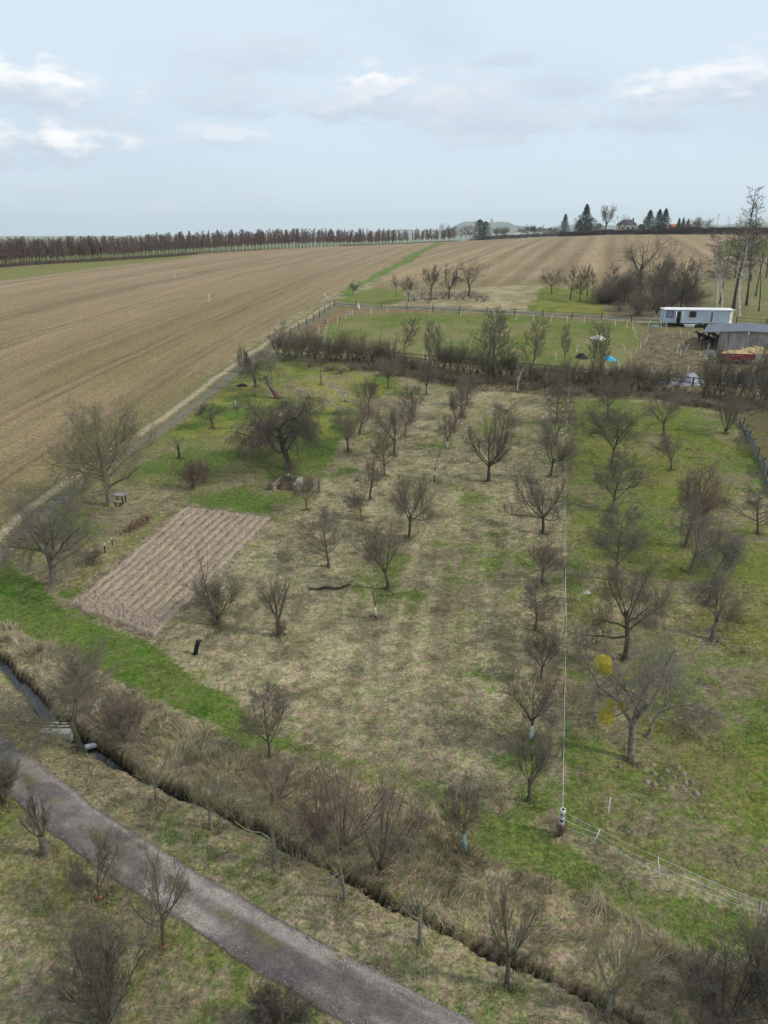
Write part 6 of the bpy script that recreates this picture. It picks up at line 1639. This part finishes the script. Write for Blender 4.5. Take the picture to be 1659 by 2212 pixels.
# near electric fence, lower right
def stake(b_, t_, lab, r_=.022, m_=M_PWHITE, bend=.03):
    p = G(at(*b_)); q = plane_pt(t_[0], t_[1], p.y); d_ = q - p
    o_ = MB().tube([(0, 0, -.08), Vector((0, 0, 0)) + d_ * .5 + Vector((-bend, 0, 0)), d_], [r_, r_, r_ * .8], 8).build('fence_stake', m_, smooth=True, loc=p)
    tag(o_, lab, 'stake'); return q
def v6(a, b): return ((2124 + a / 1.843) / 1.823, (3000 + b / 1.843) / 1.823)
s1 = stake(v6(500, 403), v6(518, 258), 'white stake standing alone on the grass right of the wrapped corner post')
s2 = stake(v6(370, 600), v6(440, 489), 'bent white stake leaning right, first of the near tape fence', bend=-.06)
s3 = stake(v6(883, 853), v6(863, 693), 'white stake leaning left, second of the near tape fence')
s4 = stake(v6(1613, 1140), v6(1615, 1012), 'upright white stake at the right edge, last of the near tape fence')
cpn = G(at(*v6(152, 520))); cq = plane_pt(*v6(148, 345), cpn.y); ch = cq.z - cpn.z
ce = empty('corner_post', cpn, 'corner post wrapped in white and bluish tape at the near end of the tape fence', 'post')
MB().tube([(0, 0, -.1), (0, 0, ch)], [.08, .068], 10).build('post', M_DARKW, ce)
for z0_, z1_, m_ in ((.90, 1.0, M_PWHITE), (.62, .74, M_TAPE), (.40, .5, M_PWHITE), (.76, .88, mat('tan_wrap', (.32, .28, .24)))):
    MB().tube([(0, 0, ch * z0_), (0, 0, ch * z1_)], .098, 12).build('wrapping', m_, ce)
shrub(1207, 1808, 1775, 26, 'red', 'tuft of dead brown stems at the foot of the wrapped corner post', name='dead_stems', cat='dead plant', dens=.6)
beyond = s4 + (s4 - s3) * .8
for fr_, lb in ((1.0, 'top'), (.68, 'middle'), (.38, 'lowest')):
    def lo(q_):
        g_ = float(hbase(q_.x, q_.y)); return Vector((q_.x, q_.y, g_ + (q_.z - g_) * fr_))
    tape([lo(cpn + Vector((0, 0, ch * .95))), lo(s2), lo(s3), lo(s4), lo(beyond)], lb + ' wire of the near electric fence running to the lower right', .006, 'fence_wire')
# long tape fence up the orchard
lp = [(1211, 1806), (1214, 1640), (1217, 1500), (1220, 1363), (1218, 1250), (1218, 1150), (1219, 1045), (1221, 960), (1224, 885), (1228, 858)]
tops = []
for i, q_ in enumerate(lp):
    p = G(at(*q_)); tops.append(p)
    if i == 0: continue
    tag(MB().tube([(0, 0, -.1), (rnd.uniform(-.04, .04), 0, 1.0)], .022, 6).build('fence_stake', M_DARKW, loc=p), 'thin dark stake of the long tape fence up the orchard', 'stake', 'dark stakes of the long tape fence')
tape([p + Vector((0, 0, .98)) for p in tops], 'upper pale tape of the long straight fence running up the orchard', .011, sag=.1)
tape([p + Vector((.03, 0, .62)) for p in tops], 'lower pale tape of the long straight fence running up the orchard', .008, sag=.12)
# dark stakes by the bed
for (bx_, by_, tx_, ty_, lab) in ((243, 1178, 241, 1161, 'black stake with a white tip beside the dug bed, right one'), (227, 1193, 225, 1173, 'black stake with a white tip beside the dug bed, left one'),
                                  (152, 1149, 152, 1140, 'short black stake beside the dirt track, right one'), (139, 1162, 139, 1152, 'short black stake beside the dirt track, left one')):
    p = G(at(bx_, by_)); q = plane_pt(tx_, ty_, p.y); e_ = empty('stake', p, lab, 'stake')
    MB().tube([(0, 0, -.1), (q - p) * .75], .045, 6).build('shaft', M_BLACK, e_)
    if 'white' in lab: MB().tube([(q - p) * .75, q - p], .035, 6).build('tip', M_PWHITE, e_)

# ------------------------------------------------------------------ haze
hm = bpy.data.materials.new('air'); hm.use_nodes = True; t = hm.node_tree; t.nodes.clear()
o_ = t.nodes.new('ShaderNodeOutputMaterial'); v_ = t.nodes.new('ShaderNodeVolumePrincipled')
v_.inputs['Color'].default_value = (.86, .94, 1.0, 1); v_.inputs['Density'].default_value = .000105; v_.inputs['Anisotropy'].default_value = .2
t.links.new(v_.outputs[0], o_.inputs['Volume'])
hb = MB().box((0, 4300, 62), (22000, 10200, 214)).build('haze', hm)
tag(hb, kind='stuff')

SC.cycles.volume_bounces = 1
